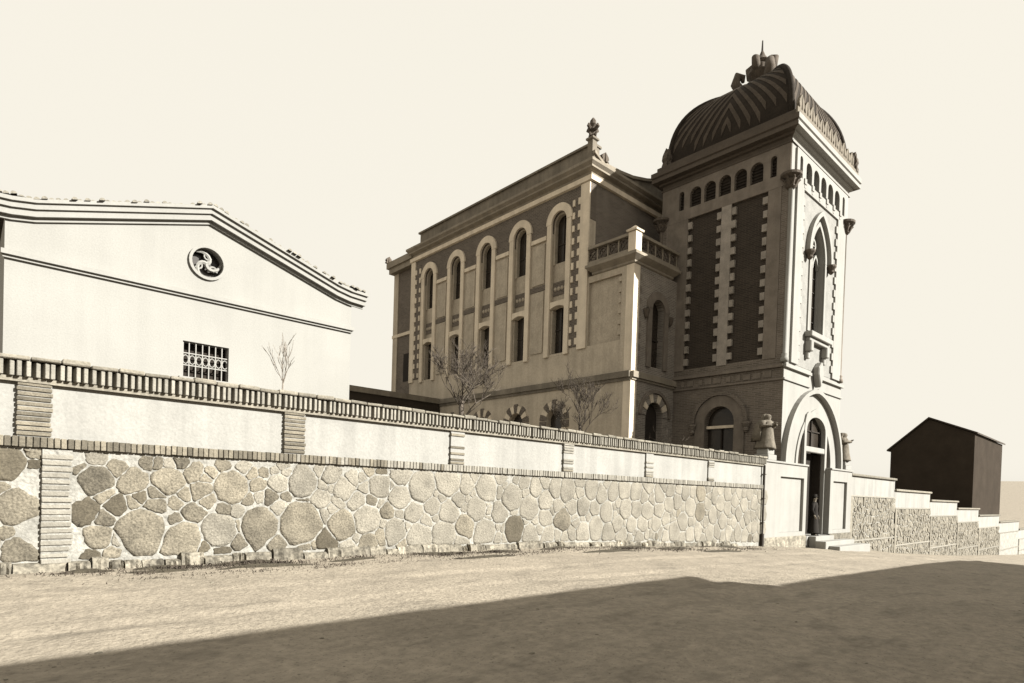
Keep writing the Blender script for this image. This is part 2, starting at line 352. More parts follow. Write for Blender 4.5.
def clip(poly, nx_, nz_, d):
    out = []
    for i in range(len(poly)):
        p, q = poly[i], poly[(i + 1) % len(poly)]
        dp = p[0] * nx_ + p[1] * nz_ - d; dq = q[0] * nx_ + q[1] * nz_ - d
        if dp <= 0: out.append(p)
        if (dp < 0 < dq) or (dq < 0 < dp):
            t = dp / (dp - dq); out.append((p[0] + (q[0] - p[0]) * t, p[1] + (q[1] - p[1]) * t))
    return out
def cell(i, seeds, gap, zlo, zhi):
    q_ = [1.95] * 8; x, z, r = seeds[i]; R_ = r * 2.5
    poly = [(x + r * q_[k] * math.cos(k * math.pi / 4 + i), z + r * q_[k] * .95 * math.sin(k * math.pi / 4 + i)) for k in range(8)]
    for j, (a, b, c) in enumerate(seeds):
        if j == i: continue
        dx, dz = a - x, b - z; D = math.hypot(dx, dz)
        if D > R_ + c * 2.5 or D < 1e-6: continue
        s = (D * D + r * r - c * c) / (2 * D) - gap
        poly = clip(poly, dx / D, dz / D, s + (x * dx + z * dz) / D)
        if len(poly) < 3: return None
    poly = clip(poly, 0, 1, zhi); poly = clip(poly, 0, -1, -zlo) if len(poly) > 2 else []
    return poly if len(poly) > 2 else None
def chaikin(poly, n=1):
    for _ in range(n):
        o = []
        for i in range(len(poly)):
            p, q = poly[i], poly[(i + 1) % len(poly)]
            o += [(p[0] * .86 + q[0] * .14, p[1] * .86 + q[1] * .14), (p[0] * .14 + q[0] * .86, p[1] * .14 + q[1] * .86)]
        poly = o
    return poly
def stone_mesh(mb, pl, poly, rng_, proud):
    cx = sum(p[0] for p in poly) / len(poly); cz = sum(p[1] for p in poly) / len(poly)
    n = len(poly); rad_ = max(math.hypot(p[0] - cx, p[1] - cz) for p in poly); tilt = (rng_.uniform(-.6, .6) * proud / rad_, rng_.uniform(-.6, .6) * proud / rad_)
    def P(k, s, d):
        a, z = cx + (poly[k][0] - cx) * s, cz + (poly[k][1] - cz) * s
        return pl.p(a, z, d + ((a - cx) * tilt[0] + (z - cz) * tilt[1]))
    vs_ = [P(k, 1.0, -.02) for k in range(n)] + [P(k, .985, proud * .75 + rng_.uniform(-.25, .25) * proud) for k in range(n)] + [P(k, .8, proud + rng_.uniform(-.2, .2) * proud) for k in range(n)] + [pl.p(cx, cz, proud * 1.1)]
    fs = []
    for r in range(2):
        for k in range(n): fs.append((r * n + k, r * n + (k + 1) % n, (r + 1) * n + (k + 1) % n, (r + 1) * n + k))
    for k in range(n): fs.append((2 * n + k, 2 * n + (k + 1) % n, 3 * n))
    return mb.add(vs_, fs)
def roughen(poly, rng_, step, amp):
    out = []
    for i in range(len(poly)):
        p, q = poly[i], poly[(i + 1) % len(poly)]; L_ = math.hypot(q[0] - p[0], q[1] - p[1]); n = max(1, min(6, int(L_ / step + .5)))
        for k in range(n):
            t = k / n; out.append((p[0] + (q[0] - p[0]) * t + rng_.uniform(-amp, amp), p[1] + (q[1] - p[1]) * t + rng_.uniform(-amp, amp)))
    return out
def area(p): return abs(sum(p[i][0] * p[(i + 1) % len(p)][1] - p[(i + 1) % len(p)][0] * p[i][1] for i in range(len(p)))) / 2
cells = []
for i, (x, z, r) in enumerate(seeds):
    p = cell(i, seeds, .001 + .013 * rs.random(), zb(x), ZT)
    if p and (x > 1.13 + r * .4 or x < .78 - r * .4) and area(p) > .0015: cells.append((area(p) / max(x, 3) ** 2, x, p))
cells.sort(key=lambda c: -c[0])
rest = MB()
for k, (_, x, p) in enumerate(cells):
    st_ = max(.035, math.sqrt(area(p)) * .16); p = roughen(chaikin(p, 1), rs, st_, min(.014, st_ * .24))
    mbx = MB() if k < 298 else rest
    stone_mesh(mbx, W, p, rs, rs.uniform(.004, .013))
    if k < 298:
        u = rs.random()
        pale = min(.95, max(.06, (x - 2.6) / 5))  # share of pale stones rises along the wall to the right
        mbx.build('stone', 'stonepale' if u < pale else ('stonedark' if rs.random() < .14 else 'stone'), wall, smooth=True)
if rest.v: tag(rest.build('small_stones', 'stonepale', wall, smooth=True), kind='stuff')
# broken plinth along the foot
x = -.6
while x < 19.5:
    l = rs.uniform(.15, .6); zt = gz(x + l / 2) + rs.uniform(.085, .185); pr_ = rs.uniform(.05, .13) * (1 if x < 12 else .7)
    mb = MB(); n = 6
    prof = [(x + l * i / n) for i in range(n + 1)]
    vs_ = []
    for xx in prof:
        e = rs.uniform(-.035, .035); vs_ += [(xx, YW + .01, gz(xx) - .2), (xx, YW - pr_ - .03 + e, gz(xx) - .2), (xx, YW - pr_ + e, zt - .045 + rs.uniform(-.03, .015)), (xx, YW - pr_ + .03 + e, zt + rs.uniform(-.022, .008)), (xx, YW + .01, zt + .012)]
    fs = [(i * 5 + k, i * 5 + k + 1, i * 5 + 6 + k, i * 5 + 5 + k) for i in range(n) for k in range(4)]
    fs += [(0, 1, 2, 3, 4), tuple(n * 5 + k for k in range(5))]
    mb.add(vs_, fs); mb.build('plinth_stone', 'plinth', wall); x += l + rs.uniform(0, .03)
# downpipe by the gate
dp = MB().tube([(21.56, YW - .07, 2.75), (21.56, YW - .07, .12)], .04, 8).tube([(21.56, YW - .07, .2), (21.56, YW - .07, -.3)], .075, 8)
for z in (.6, 1.5, 2.4): dp.box(21.5, 21.62, YW - .12, YW, z, z + .03)
tag(dp.build('downpipe', 'iron'), 'dark rain downpipe standing where the street wall meets the gateway', 'downpipe')

# ------------------------------------------------------------------ gateway (porch wall with door) in front of the tower
gate = thing('gateway', 'limewashed gateway wall with recessed panels and central doorway at the tower foot', 'gateway')
G = Pl('F', YW)
mb = MB(); slab(mb, G, [(21.65, -1.2), (25.6, -1.2), (25.6, 2.9), (21.65, 2.9)], -.285, 0, [[(23.1, .2), (25.3, .2), (25.3, 2.4), (23.1, 2.4)]]); mb.build('wall', 'gate', gate)
mb = MB(); slab(mb, G, [(28.15, -1.5), (30.8, -1.5), (30.8, 2.9), (28.15, 2.9)], -.285, 0, [[(28.5, .2), (30.2, .2), (30.2, 2.4), (28.5, 2.4)]]); mb.build('wall', 'gate', gate)
for a0, a1 in ((23.1, 25.3), (28.5, 30.2)):
    mb = MB(); pbox(mb, G, a0 + .002, a1 - .002, .202, 2.398, -.2, -.11); mb.build('recessed_panel', 'gate', gate)
for a0, a1 in ((21.6, 25.62), (28.13, 30.86)):
    mb = MB(); pbox(mb, G, a0, a1, 2.902, 2.98, -.28, .06); mb.build('ledge', 'gate', gate, bevel=.015)
for a0, a1 in ((21.66, 25.6), (28.15, 30.8)):
    mb = MB(); pbox(mb, G, a0, a1, -1.3, .03, -.1, .045); mb.build('plinth', 'plinth', gate, bevel=.015)
for px in (22.35, 30.35):
    mb = MB(); mb.box(px - .36, px + .36, YW + .01, YW + .6, 2.982, 3.2); mb.box(px - .27, px + .27, YW + .07, YW + .53, 3.2, 3.42); mb.build('pedestal', 'gate', gate, bevel=.02)
# steps
for k, (a0, a1, d, z0, z1) in enumerate(((26.0, 28.0, .3, -.6, -.02), (25.9, 29.2, .75, -.7, -.2), (26.2, 29.9, 1.2, -.8, -.38))):
    mb = MB(); pbox(mb, G, a0, a1, z0, z1, .0 if k == 0 else (.302, .752)[k - 1], d); mb.build('step', 'gate', gate, bevel=.02)
# ------------------------------------------------------------------ tower
tower = thing('church_tower', 'square tower with dark brick side, pale front and ribbed four-sided dome', 'tower')
TX0, TX1, TY0, TY1 = 23.67, 29.77, 10.7, 16.8
F = Pl('F', TY0); Lf = Pl('L', TX0)
def niches(c0, pitch, n=7):
    out = []
    for i in range(n):
        h = .285 if 0 < i < n - 1 else .13
        out.append(round_arch(c0 + pitch * i, h, 14.55, 15.4 - h, 10))
    return out
WC = 26.5; DC = 26.97
lanc = pointed(WC, .72, 8.67, 11.85, 1.42)
arch = pt_curve(DC, 1.77, 2.8, 2.5)
portal_hole = [(DC - 1.77, 2.985), (DC - 1.16, 2.985), (DC - 1.16, -.02), (DC + 1.16, -.02), (DC + 1.16, 2.985), (DC + 1.77, 2.985)] + [q for q in pt_curve(DC, 1.77, 2.99, 2.31)][1:-1]
mb = MB(); slab(mb, F, [(TX0, -1.4), (TX1, -1.4), (TX1, 15.8), (TX0, 15.8)], -.45, 0, [lanc, portal_hole] + niches(24.4, .765)); mb.build('front_wall', 'trimlit', tower)
lw = round_arch(13.45, .69, 0, 4.74, 14)
pans = [(13.7, 15.36), (11.62, 13.22)]
mb = MB(); slab(mb, Lf, [(TY0 + .451, -1.2), (TY1, -1.2), (TY1, 15.8), (TY0 + .451, 15.8)], -.45, -.0, [lw] + [[(a, 7.25), (b, 7.25), (b, 14.05), (a, 14.05)] for a, b in pans] + niches(11.42, .72)); mb.build('side_wall', 'tside', tower)
mb = MB(); slab(mb, Lf, [(TY0 + .001, -1.2), (TY0 + .45, -1.2), (TY0 + .45, 15.8), (TY0 + .001, 15.8)], -.1, .002); mb.build('corner_return', 'tside', tower)
mb = MB(); mb.box(TX1 - .45, TX1 - .002, TY0 + .46, TY1, -1.5, 15.798); mb.build('right_wall', 'tside', tower)
mb = MB(); mb.box(TX0 + .46, TX1 - .46, TY1 - .4, TY1 - .002, -1, 15.798); mb.build('rear_wall', 'brick_x', tower)
mb = MB(); mb.box(TX0 + .6, TX1 - .6, TY0 + .75, TY1 - .6, 14.3, 15.7); mb.build('belfry_core', 'dark', tower)
for i in range(7):
    h = .285 if 0 < i < 6 else .13
    for pl, c in ((F, 24.4 + .765 * i), (Lf, 11.42 + .72 * i)):
        lv_ = MB()  # added boards, their dark colour stands in for shade inside the niches
        pbox(lv_, pl, c - h + .003, c + h - .003, 14.56, 15.39, -.3, -.16)
        for q in range(5): pbox(lv_, pl, c - h + .004, c + h - .004, 14.66 + q * .13, 14.69 + q * .13, -.16, -.11)
        lv_.build('niche_shade_board', 'wood', tower)
# stucco facing on the dark side: frieze zone + borders
mb = MB(); slab(mb, Lf, [(TY0 + .02, 14.06), (TY1 - .02, 14.06), (TY1 - .02, 15.78), (TY0 + .02, 15.78)], .003, .035, niches(11.42, .72)); mb.build('frieze', 'ttrim', tower)
for a0, a1 in ((TY0 + .36, 11.61), (13.23, 13.69), (15.37, 16.5)):
    mb = MB(); pbox(mb, Lf, a0, a1, 7.2, 14.055, .003, .03); mb.build('border_strip', 'tquoin' if a0 == 13.23 else 'ttrim', tower)
for (a, b) in pans:
    mb = MB(); pbox(mb, Lf, a + .002, b - .002, 7.252, 14.048, -.3, -.09); mb.build('brick_panel', 'tpanel', tower)
tooth = MB().box(-.03, .088, -.0, .2, 0, .3).build('quoin', 'tquoin', tower)
first = True
for a, s in ((15.36, -1), (13.7, 1), (13.22, -1), (11.62, 1)):
    for k in range(12):
        loc = (TX0, a if s > 0 else a - .2, 7.42 + k * .56)
        if first: tooth.location = loc; first = False
        else: copyof(tooth, loc, None, (1, random.uniform(.9, 1.1), random.uniform(.93, 1.06)), parent=tower)
# bands between storeys, front and side
for pl, a0, a1, mt in ((Lf, TY0 - .06, 15.84, 'ttrim'), (F, TX0 - .058, TX1 + .06, 'trimlit')):
    for z, h, d in ((6.80, .12, .12), (6.30, .07, .07)):
        if pl is F:
            for b0, b1 in ((a0, WC - .35), (WC + .55, a1)):
                mb = MB(); pbox(mb, pl, b0, b1, z, z + h, -.0, d); mb.build('string_course', mt, tower)
        else:
            mb = MB(); pbox(mb, pl, TY0 + .002, a1, z, z + h, .004, d); mb.build('string_course', mt, tower)
base = MB().box(0, .03, 0, .36, 0, .27).build('frieze_tile', 'ttrim', tower); base.location = (TX0 - .03, 11.2, 6.45)
for k in range(1, 10): copyof(base, (TX0 - .03, 11.2 + k * .45, 6.45), None, (1, random.uniform(.5, 1), random.uniform(.8, 1)), parent=tower)
# corner colonnettes with capitals
for cx, cy in ((TX0 + .02, TY0), (TX1 - .32, TY0 - .03), (TX0, TY1)):
    m_ = 'trimlit' if cy == TY0 else 'ttrim'
    c = MB().lathe((cx, cy, 0), [(.16, 7.0), (.16, 7.15), (.11, 7.2), (.14, 7.3), (.085, 7.36), (.085, 13.85), (.13, 13.88)], 14).build('colonnette', m_, tower, smooth=True)
    cap = MB().lathe((cx, cy, 0), [(.14, 13.86), (.2, 13.92), (.18, 14.0), (.27, 14.12), (.25, 14.2), (.42, 14.32), (.42, 14.42)], 14)
    for k in range(8):
        a = k * math.pi / 4; cap.tube([(cx + .17 * math.cos(a), cy + .17 * math.sin(a), 13.95), (cx + .26 * math.cos(a), cy + .26 * math.sin(a), 14.15), (cx + .37 * math.cos(a), cy + .37 * math.sin(a), 14.22)], [.05, .06, .03], 6)
    cap.build('capital', 'orn', c)
# front: raised border with teeth round a tinted field
fl0, fl1 = 24.75, 28.45
fld = pointed(WC, .74, 8.60, 11.85, 1.42)
mb = MB(); slab(mb, F, [(24.3, 7.05), (28.9, 7.05), (28.9, 14.2), (24.3, 14.2)], .002, .012, [fld]); mb.build('tinted_field', 'field', tower)
for a0, a1 in ((24.12, fl0), (fl1, 29.45)):
    mb = MB(); pbox(mb, F, a0, a1, 7.06, 14.199, .004, .09); mb.build('border_strip', 'trimlit', tower)
mb = MB(); slab(mb, F, [(24.0, 14.2), (29.5, 14.2), (29.5, 15.62), (24.0, 15.62)], .003, .085, niches(24.4, .765)); mb.build('frieze', 'trimlit', tower)
ft = MB().box(0, .16, -.085, -.01, 0, .3).build('quoin', 'trimlit', tower); ft.location = (fl0, TY0, 7.3)
for k in range(12):
    z = 7.3 + .57 * k
    if k: copyof(ft, (fl0, TY0, z), parent=tower)
    copyof(ft, (fl1 - .16, TY0, z), parent=tower)
base = MB().box(-.1, .1, -.13, .0, -.22, 0).box(-.06, .06, -.1, 0, -.36, -.22).build('corbel', 'trimlit', tower); base.location = (24.4 + .38, TY0, 14.62)
for k in range(1, 6): copyof(base, (24.4 + .38 + .765 * k, TY0, 14.62), parent=tower)
# lancet window
lan = MB(); pbox(lan, F, WC - .73, WC + .73, 8.6, 13.3, -.42, -.34); lan = lan.build('lancet_window', 'glass', tower)
mb = MB(); band(mb, F, pt_curve(WC, .72, 11.85, 1.42, 10, .52), pt_curve(WC, .72, 11.85, 1.42, 10, .34), .012, .2); mb.build('hood_mould', 'trimlit', lan)
mb = MB(); band(mb, F, pt_curve(WC, .72, 11.85, 1.42, 10, .16), pt_curve(WC, .72, 11.85, 1.42, 10, 0.004), .012, .07); pbox(mb, F, WC - .88, WC - .724, 8.66, 11.84, .012, .07); pbox(mb, F, WC + .724, WC + .88, 8.66, 11.84, .012, .07); mb.build('surround', 'trimlit', lan)
for s in (-1, 1):
    cxx = WC + s * 1.15
    mb = MB().lathe((cxx, TY0 - .16, 11.5), [(.05, 0), (.13, .08), (.12, .16), (.21, .3), (.21, .38)], 10); mb.build('hood_corbel', 'orn', lan)
tr = MB()
pbox(tr, F, WC - .05, WC + .05, 8.67, 12.0, -.3, -.2)
for s in (-1, 1): band(tr, F, pt_curve(WC + s * .36, .33, 11.6, .62, 6, 0), pt_curve(WC + s * .36, .24, 11.6, .5, 6, 0), -.3, -.2)
band(tr, F, semic(WC, .3, 12.55, 16, 0, 2 * math.pi), semic(WC, .21, 12.55, 16, 0, 2 * math.pi), -.29, -.19)
for k in range(4):
    a = k * math.pi / 2; tr.tube([(WC + .04 * math.cos(a), TY0 + .25, 12.55 + .04 * math.sin(a)), (WC + .24 * math.cos(a), TY0 + .25, 12.55 + .24 * math.sin(a))], .04, 5)
for s in (-1, 1): pbox(tr, F, WC + s * .69 - .04, WC + s * .69 + .04, 8.67, 11.9, -.3, -.2)
tr.build('tracery', 'trimlit', lan)
for z in (9.3, 9.95, 10.6, 11.2):
    mb = MB(); pbox(mb, F, WC - .68, WC + .68, z, z + .03, -.335, -.31); mb.build('glazing_bar', 'iron', lan)
mb = MB(); pbox(mb, F, WC - 1.05, WC + 1.15, 8.36, 8.58, .012, .34); pbox(mb, F, WC - .95, WC + 1.05, 8.2, 8.36, .012, .22); mb.build('sill', 'trimlit', lan, bevel=.02)
for s in (-1, 1):
    mb = MB(); cxx = WC + s * .85
    pbox(mb, F, cxx - .13, cxx + .13, 7.75, 8.2, .013, .3); pbox(mb, F, cxx - .1, cxx + .1, 7.45, 7.75, .013, .17); mb.build('sill_bracket', 'trimlit', lan, bevel=.03)
mb = MB(); slab(mb, F, [(WC + .2, 6.35), (WC + .48, 6.95), (WC + .3, 7.5), (WC - .05, 7.2), (WC - .05, 6.9)], .01, .3); mb.build('keystone', 'trimlit', tower, bevel=.04)
# portal
por = MB(); band(por, F, pt_curve(26.72, 3.05, 2.99, 3.3, 14, 0), pt_curve(26.72, 3.05, 2.99, 3.3, 14, -.17), .004, .22); por = por.build('portal_arch', 'trimlit', tower)
mb = MB(); band(mb, F, pt_curve(DC, 1.77, 2.99, 2.31, 12, .2), pt_curve(DC, 1.77, 2.99, 2.31, 12, .0), .004, .05); mb.build('inner_arch', 'trimlit', por)
ty_ = [(a, z) for a, z in pt_curve(DC, 1.77, 2.99, 2.31, 24, -.004) if z > 4.3]
ty_ = ty_ + [(DC - 1.05, ty_[-1][1])] + [(DC - 1.05 * math.cos(math.pi * i / 12), 4.52 + .64 * math.sin(math.pi * i / 12)) for i in range(13)] + [(DC + 1.05, ty_[0][1])]
mb = MB(); slab(mb, F, ty_, -.09, .02); mb.build('tympanum', 'trimlit', por)
mb = MB(); mb.box(DC - 1.85, DC + 1.85, TY0 + .452, TY0 + .6, -.1, 5.4); mb.build('lobby_back', 'dark', por)
door = MB(); H = 1.02
outer = [(DC - H - .2, 0), (DC - H - .2, 4.55)] + semic(DC, H + .2, 4.55, 12, math.pi, 0)[1:-1] + [(DC + H + .2, 4.55), (DC + H + .2, 0)]
inner = [(DC - H, 0), (DC - H, 4.5)] + [(DC + H * math.cos(math.pi - math.pi * i / 12), 4.5 + .62 * math.sin(math.pi * i / 12)) for i in range(1, 12)] + [(DC + H, 4.5), (DC + H, 0)]
outer = [(a, min(z, 5.28)) for a, z in outer]
band(door, F, outer, inner, -.12, .072); door = door.build('door_surround', 'trimlit', por)
mb = MB(); pbox(mb, F, DC - H + .002, DC + H - .002, 3.58, 3.82, -.12, .06); mb.build('transom', 'trimlit', door, bevel=.03)
mb = MB(); pbox(mb, F, DC - H + .01, DC + H - .01, 3.83, 5.12, -.25, -.2); mb.build('fanlight', 'glass', door)
mb = MB(); pbox(mb, F, DC - .03, DC + .03, 3.83, 5.1, -.19, -.14); pbox(mb, F, DC - H + .02, DC + H - .02, 4.5, 4.55, -.19, -.14); mb.build('fanlight_bar', 'wood', door)
for s in (-1, 1):
    mb = MB(); x_ = DC + s * (H - .09); mb.box(min(x_, x_ + s * .07), max(x_, x_ + s * .07), TY0 - .02 + .1, TY0 + .44, 0, 3.55); mb.build('door_leaf', 'wood', door)
for s in (-1, 1):
    mb = MB(); xa, xb = sorted((DC + s * 1.225, DC + s * 1.74)); pbox(mb, F, xa, xb, 3.0, 4.75, -.08, -.05); mb.build('side_light', 'glass', por)  # glass brought forward so its dark colour stands in for shaded reveals
mb = MB(); pbox(mb, F, DC - 1.16, DC + 1.16, -.5, -.025, -.44, .28); mb.build('threshold', 'gate', por)
# tower side window (ground floor)
win = MB(); pbox(win, Lf, 13.45 - .69, 13.45 + .69, .5, 5.45, -.34, -.28); win = win.build('arched_window', 'glass', tower)
mb = MB(); band(mb, Lf, semic(13.45, 1.17, 4.74, 18), semic(13.45, .70, 4.74, 18), .003, .06); pbox(mb, Lf, 12.28, 12.75, .6, 4.739, .003, .06); pbox(mb, Lf, 14.15, 14.62, .6, 4.739, .003, .06); mb.build('surround', 'ttrim', win)
mb = MB(); band(mb, Lf, semic(13.45, 1.33, 4.74, 18), semic(13.45, 1.18, 4.74, 18), .003, .14); mb.build('hood_mould', 'tside', win)
for s in (-1, 1):
    MB().lathe((TX0 - .1, 13.45 + s * 1.28, 4.25), [(.04, 0), (.12, .1), (.11, .2), (.2, .36), (.2, .46)], 10).build('hood_corbel', 'tside', win)
mb = MB(); pbox(mb, Lf, 12.77, 14.13, 4.5, 4.62, -.27, -.1); mb.build('transom', 'trim', win)
mb = MB(); pbox(mb, Lf, 13.42, 13.48, 1, 4.49, -.27, -.2); mb.build('mullion', 'wood', win)
# cornice and blocking course
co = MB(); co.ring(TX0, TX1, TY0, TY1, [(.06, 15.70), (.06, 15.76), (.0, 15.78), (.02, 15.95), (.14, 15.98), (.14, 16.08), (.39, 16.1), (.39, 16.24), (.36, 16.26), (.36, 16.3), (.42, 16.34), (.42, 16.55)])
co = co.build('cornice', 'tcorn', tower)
co.data.materials.append(M_['trimlit'])  # sunward faces coloured pale, the rest keep the shade-darkened tone
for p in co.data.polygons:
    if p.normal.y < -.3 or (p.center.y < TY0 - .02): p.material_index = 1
mb = MB(); mb.ring(TX0, TX1, TY0, TY1, [(.22, 16.552), (.22, 16.82), (.1, 16.9)]); mb.build('blocking_course', 'tcorn', tower)
# antefixes on the front cornice
def leaf(mb, c, w_, h, t, axis='x'):
    prof = [(-.5, 0), (-.5, .18), (-.36, .3), (-.5, .45), (-.42, .66), (-.2, .85), (0, 1), (.2, .85), (.42, .66), (.5, .45), (.36, .3), (.5, .18), (.5, 0)]
    pl = Pl('F', c[1]) if axis == 'x' else Pl('L', c[0])
    a0 = c[0] if axis == 'x' else c[1]
    slab(mb, pl, [(a0 + u * w_, c[2] + v * h) for u, v in prof], -t / 2, t / 2)
    p = pl.p(a0, c[2] + h * .45, 0)
    return mb.tube([pl.p(a0, c[2] + .02, t * .5), pl.p(a0, c[2] + h * .9, t * .45)], [t * .5, t * .2], 6)
base = leaf(MB(), (0, 0, 0), .5, .8, .14).build('antefix', 'antefix', tower, bevel=.015); base.location = (24.0, TY0 - .12, 16.552 + .3)
mb = MB(); mb.box(TX0 - .3, TX1 + .3, TY0 - .3, TY0 - .222, 16.552, 16.86); mb.build('antefix_base', 'antefix', tower)
for k in range(1, 12): copyof(base, (24.0 + k * .496, TY0 - .14, 16.82), None, (1, 1, random.uniform(.9, 1.1)), parent=tower)
for cx, cy in ((TX0 + .1, TY1 - .1), (TX1 + .1, TY0 - .1), (TX1 - .1, TY1 - .1)):
    mb = MB(); leaf(mb, (cx, cy, 16.82), .45, .95, .24); leaf(mb, (cx, cy, 16.82), .45, .95, .24, 'y'); mb.build('acroterion', 'orn', tower)
# dome
DX, DY, HB, ZB, HD, NP = 26.75, 13.75, 2.9, 16.85, 3.5, 2.5
def dprof(t): a = t * math.pi / 2; return HB * max(math.cos(a), 0) ** (2 / NP), ZB + HD * math.sin(a) ** (2 / NP)
def dpt(face, s, t, off=0):
    t = min(t, .97); r, z = dprof(t); r1, z1 = dprof(min(t + .02, .985)); nn = math.hypot(r1 - r, z1 - z) or 1
    nr, nz = (z1 - z) / nn, -(r1 - r) / nn
    rr = r + nr * off; zz = z + nz * off
    return [(DX + s * r, DY - rr, zz), (DX + rr, DY + s * r, zz), (DX - s * r, DY + rr, zz), (DX - rr, DY - s * r, zz)][face]
dome = MB(); NS, NT = 8, 20
for f_ in range(4):
    vs_ = [dpt(f_, -1 + 2 * i / NS, j / NT * .97) for j in range(NT + 1) for i in range(NS + 1)]
    dome.add(vs_, [(j * (NS + 1) + i, j * (NS + 1) + i + 1, (j + 1) * (NS + 1) + i + 1, (j + 1) * (NS + 1) + i) for j in range(NT) for i in range(NS)])
dome = dome.build('dome', 'dome', tower)
for f_ in range(4):
    for k in range(11):
        t0 = .12 + k * .14
        for sgn in (-1, 1):
            mb = MB(); pts = []
            for i in range(13):
                s = i / 12 * .93; t = t0 - s * .95
                if .02 < t < .93: pts.append((s, t))
            if len(pts) < 2: continue
            vs_ = []
            for s, t in pts:
                a, b_ = t, min(t + .062, .955)
                vs_ += [dpt(f_, sgn * s, a, -.02), dpt(f_, sgn * s, a, .022), dpt(f_, sgn * s, b_, .022), dpt(f_, sgn * s, b_, -.02)]
            n = len(pts)
            fs = [(i * 4 + q, i * 4 + (q + 1) % 4, (i + 1) * 4 + (q + 1) % 4, (i + 1) * 4 + q) for i in range(n - 1) for q in range(4)] + [(0, 1, 2, 3), tuple((n - 1) * 4 + q for q in range(4))]
            mb.add(vs_, fs).build('tile_band', 'domeband', dome)
for q in range(4):
    sx, sy = [(-1, -1), (1, -1), (1, 1), (-1, 1)][q]
    pts = [(DX + sx * dprof(t / 20 * .97)[0], DY + sy * dprof(t / 20 * .97)[0], dprof(t / 20 * .97)[1]) for t in range(21)]
    MB().tube(pts, .11, 8).build('hip_rib', 'dome', dome, smooth=True)
FX = DX + .12
fin = MB().box(FX - .7, FX + .7, DY - .7, DY + .7, 20.1, 20.55).lathe((FX, DY, 20.5), [(.55, 0), (.55, .2), (.3, .35), (.42, .55), (.62, .85), (.55, 1.1), (.28, 1.3), (.36, 1.45), (.16, 1.7), (.06, 1.95)], 12)
fin = fin.build('crown_finial', 'orn', dome)
for q in range(4):
    a = q * math.pi / 2 + math.pi / 4; c, s = math.cos(a), math.sin(a)
    MB().tube([(FX + r_ * c, DY + r_ * s, z_) for r_, z_ in ((.5, 20.4), (.95, 20.55), (1.2, 20.9), (1.1, 21.25), (.85, 21.2), (.85, 21.0))], [.22, .24, .22, .2, .15, .08], 12).build('scroll', 'orn', fin, smooth=True)
    a = q * math.pi / 2; c, s = math.cos(a), math.sin(a)
    MB().tube([(FX + r_ * c, DY + r_ * s, z_) for r_, z_ in ((.25, 21.3), (.55, 21.5), (.62, 21.85), (.42, 22.0))], [.14, .2, .18, .08], 12).build('leaf_scroll', 'orn', fin, smooth=True)
MB().tube([(FX, DY, 22.2), (FX, DY, 22.95)], [.06, .03], 6).build('mast', 'iron', fin)

# ------------------------------------------------------------------ church
ch = thing('church', 'tall church body with five arched window bays, terraced corner bay and stepped attic', 'church')
XB = 20.45; YB = 15.84; YC = 18.45; YE = 33.4; CXR = 32.99
S = Pl('L', XB)
CN = [20.34 + 2.76 * k for k in range(5)]
HW = .5
# lower storey wall with round windows
gw = [round_arch(c, .52, 3.9, 4.95, 14) for c in CN]
mb = MB(); slab(mb, S, [(YB, -1), (YE, -1), (YE, 6.45), (YB, 6.45)], -.4, 0, gw); mb.build('ground_storey_wall', 'church', ch)
mb = MB(); slab(mb, S, [(YB, 6.452), (YC, 6.452), (YC, 11.3), (YB, 11.3)], -.4, 0, [[(16.5, 8.17), (18.38, 8.17), (18.38, 11.02), (16.5, 11.02)]]); mb.build('bay_side_wall', 'church', ch)
mb = MB(); pbox(mb, S, 16.502, 18.378, 8.172, 11.018, -.3, -.13); mb.build('recessed_panel', 'panel', ch)
tq = MB().box(-.005, .125, 0, .16, 0, .2).build('quoin', 'church', ch); tq.location = (XB, 16.502, 8.4)
for k in range(1, 6): copyof(tq, (XB, 16.502, 8.4 + k * .46), parent=ch)
out = [(YC + .001, 6.452), (YE, 6.452), (YE, 13.95)]
for c in CN[::-1]: out += [(c + HW, 13.95), (c + HW, 8.0), (c - HW, 8.0), (c - HW, 13.95)]
out += [(YC + .001, 13.95)]
mb = MB(); slab(mb, S, out, -.4, 0); mb.build('nave_side_wall', 'church', ch)
out = [(YC, 15.64), (YC, 13.952)]
for c in CN: out += [(c - HW, 13.952)] + semic(c, HW, 14.36, 12, math.pi, 0) + [(c + HW, 13.952)]
out += [(YE, 13.952), (YE, 15.64)]
mb = MB(); slab(mb, S, out, -.4, 0); mb.build('arcade_spandrel_wall', 'brick_y', ch)
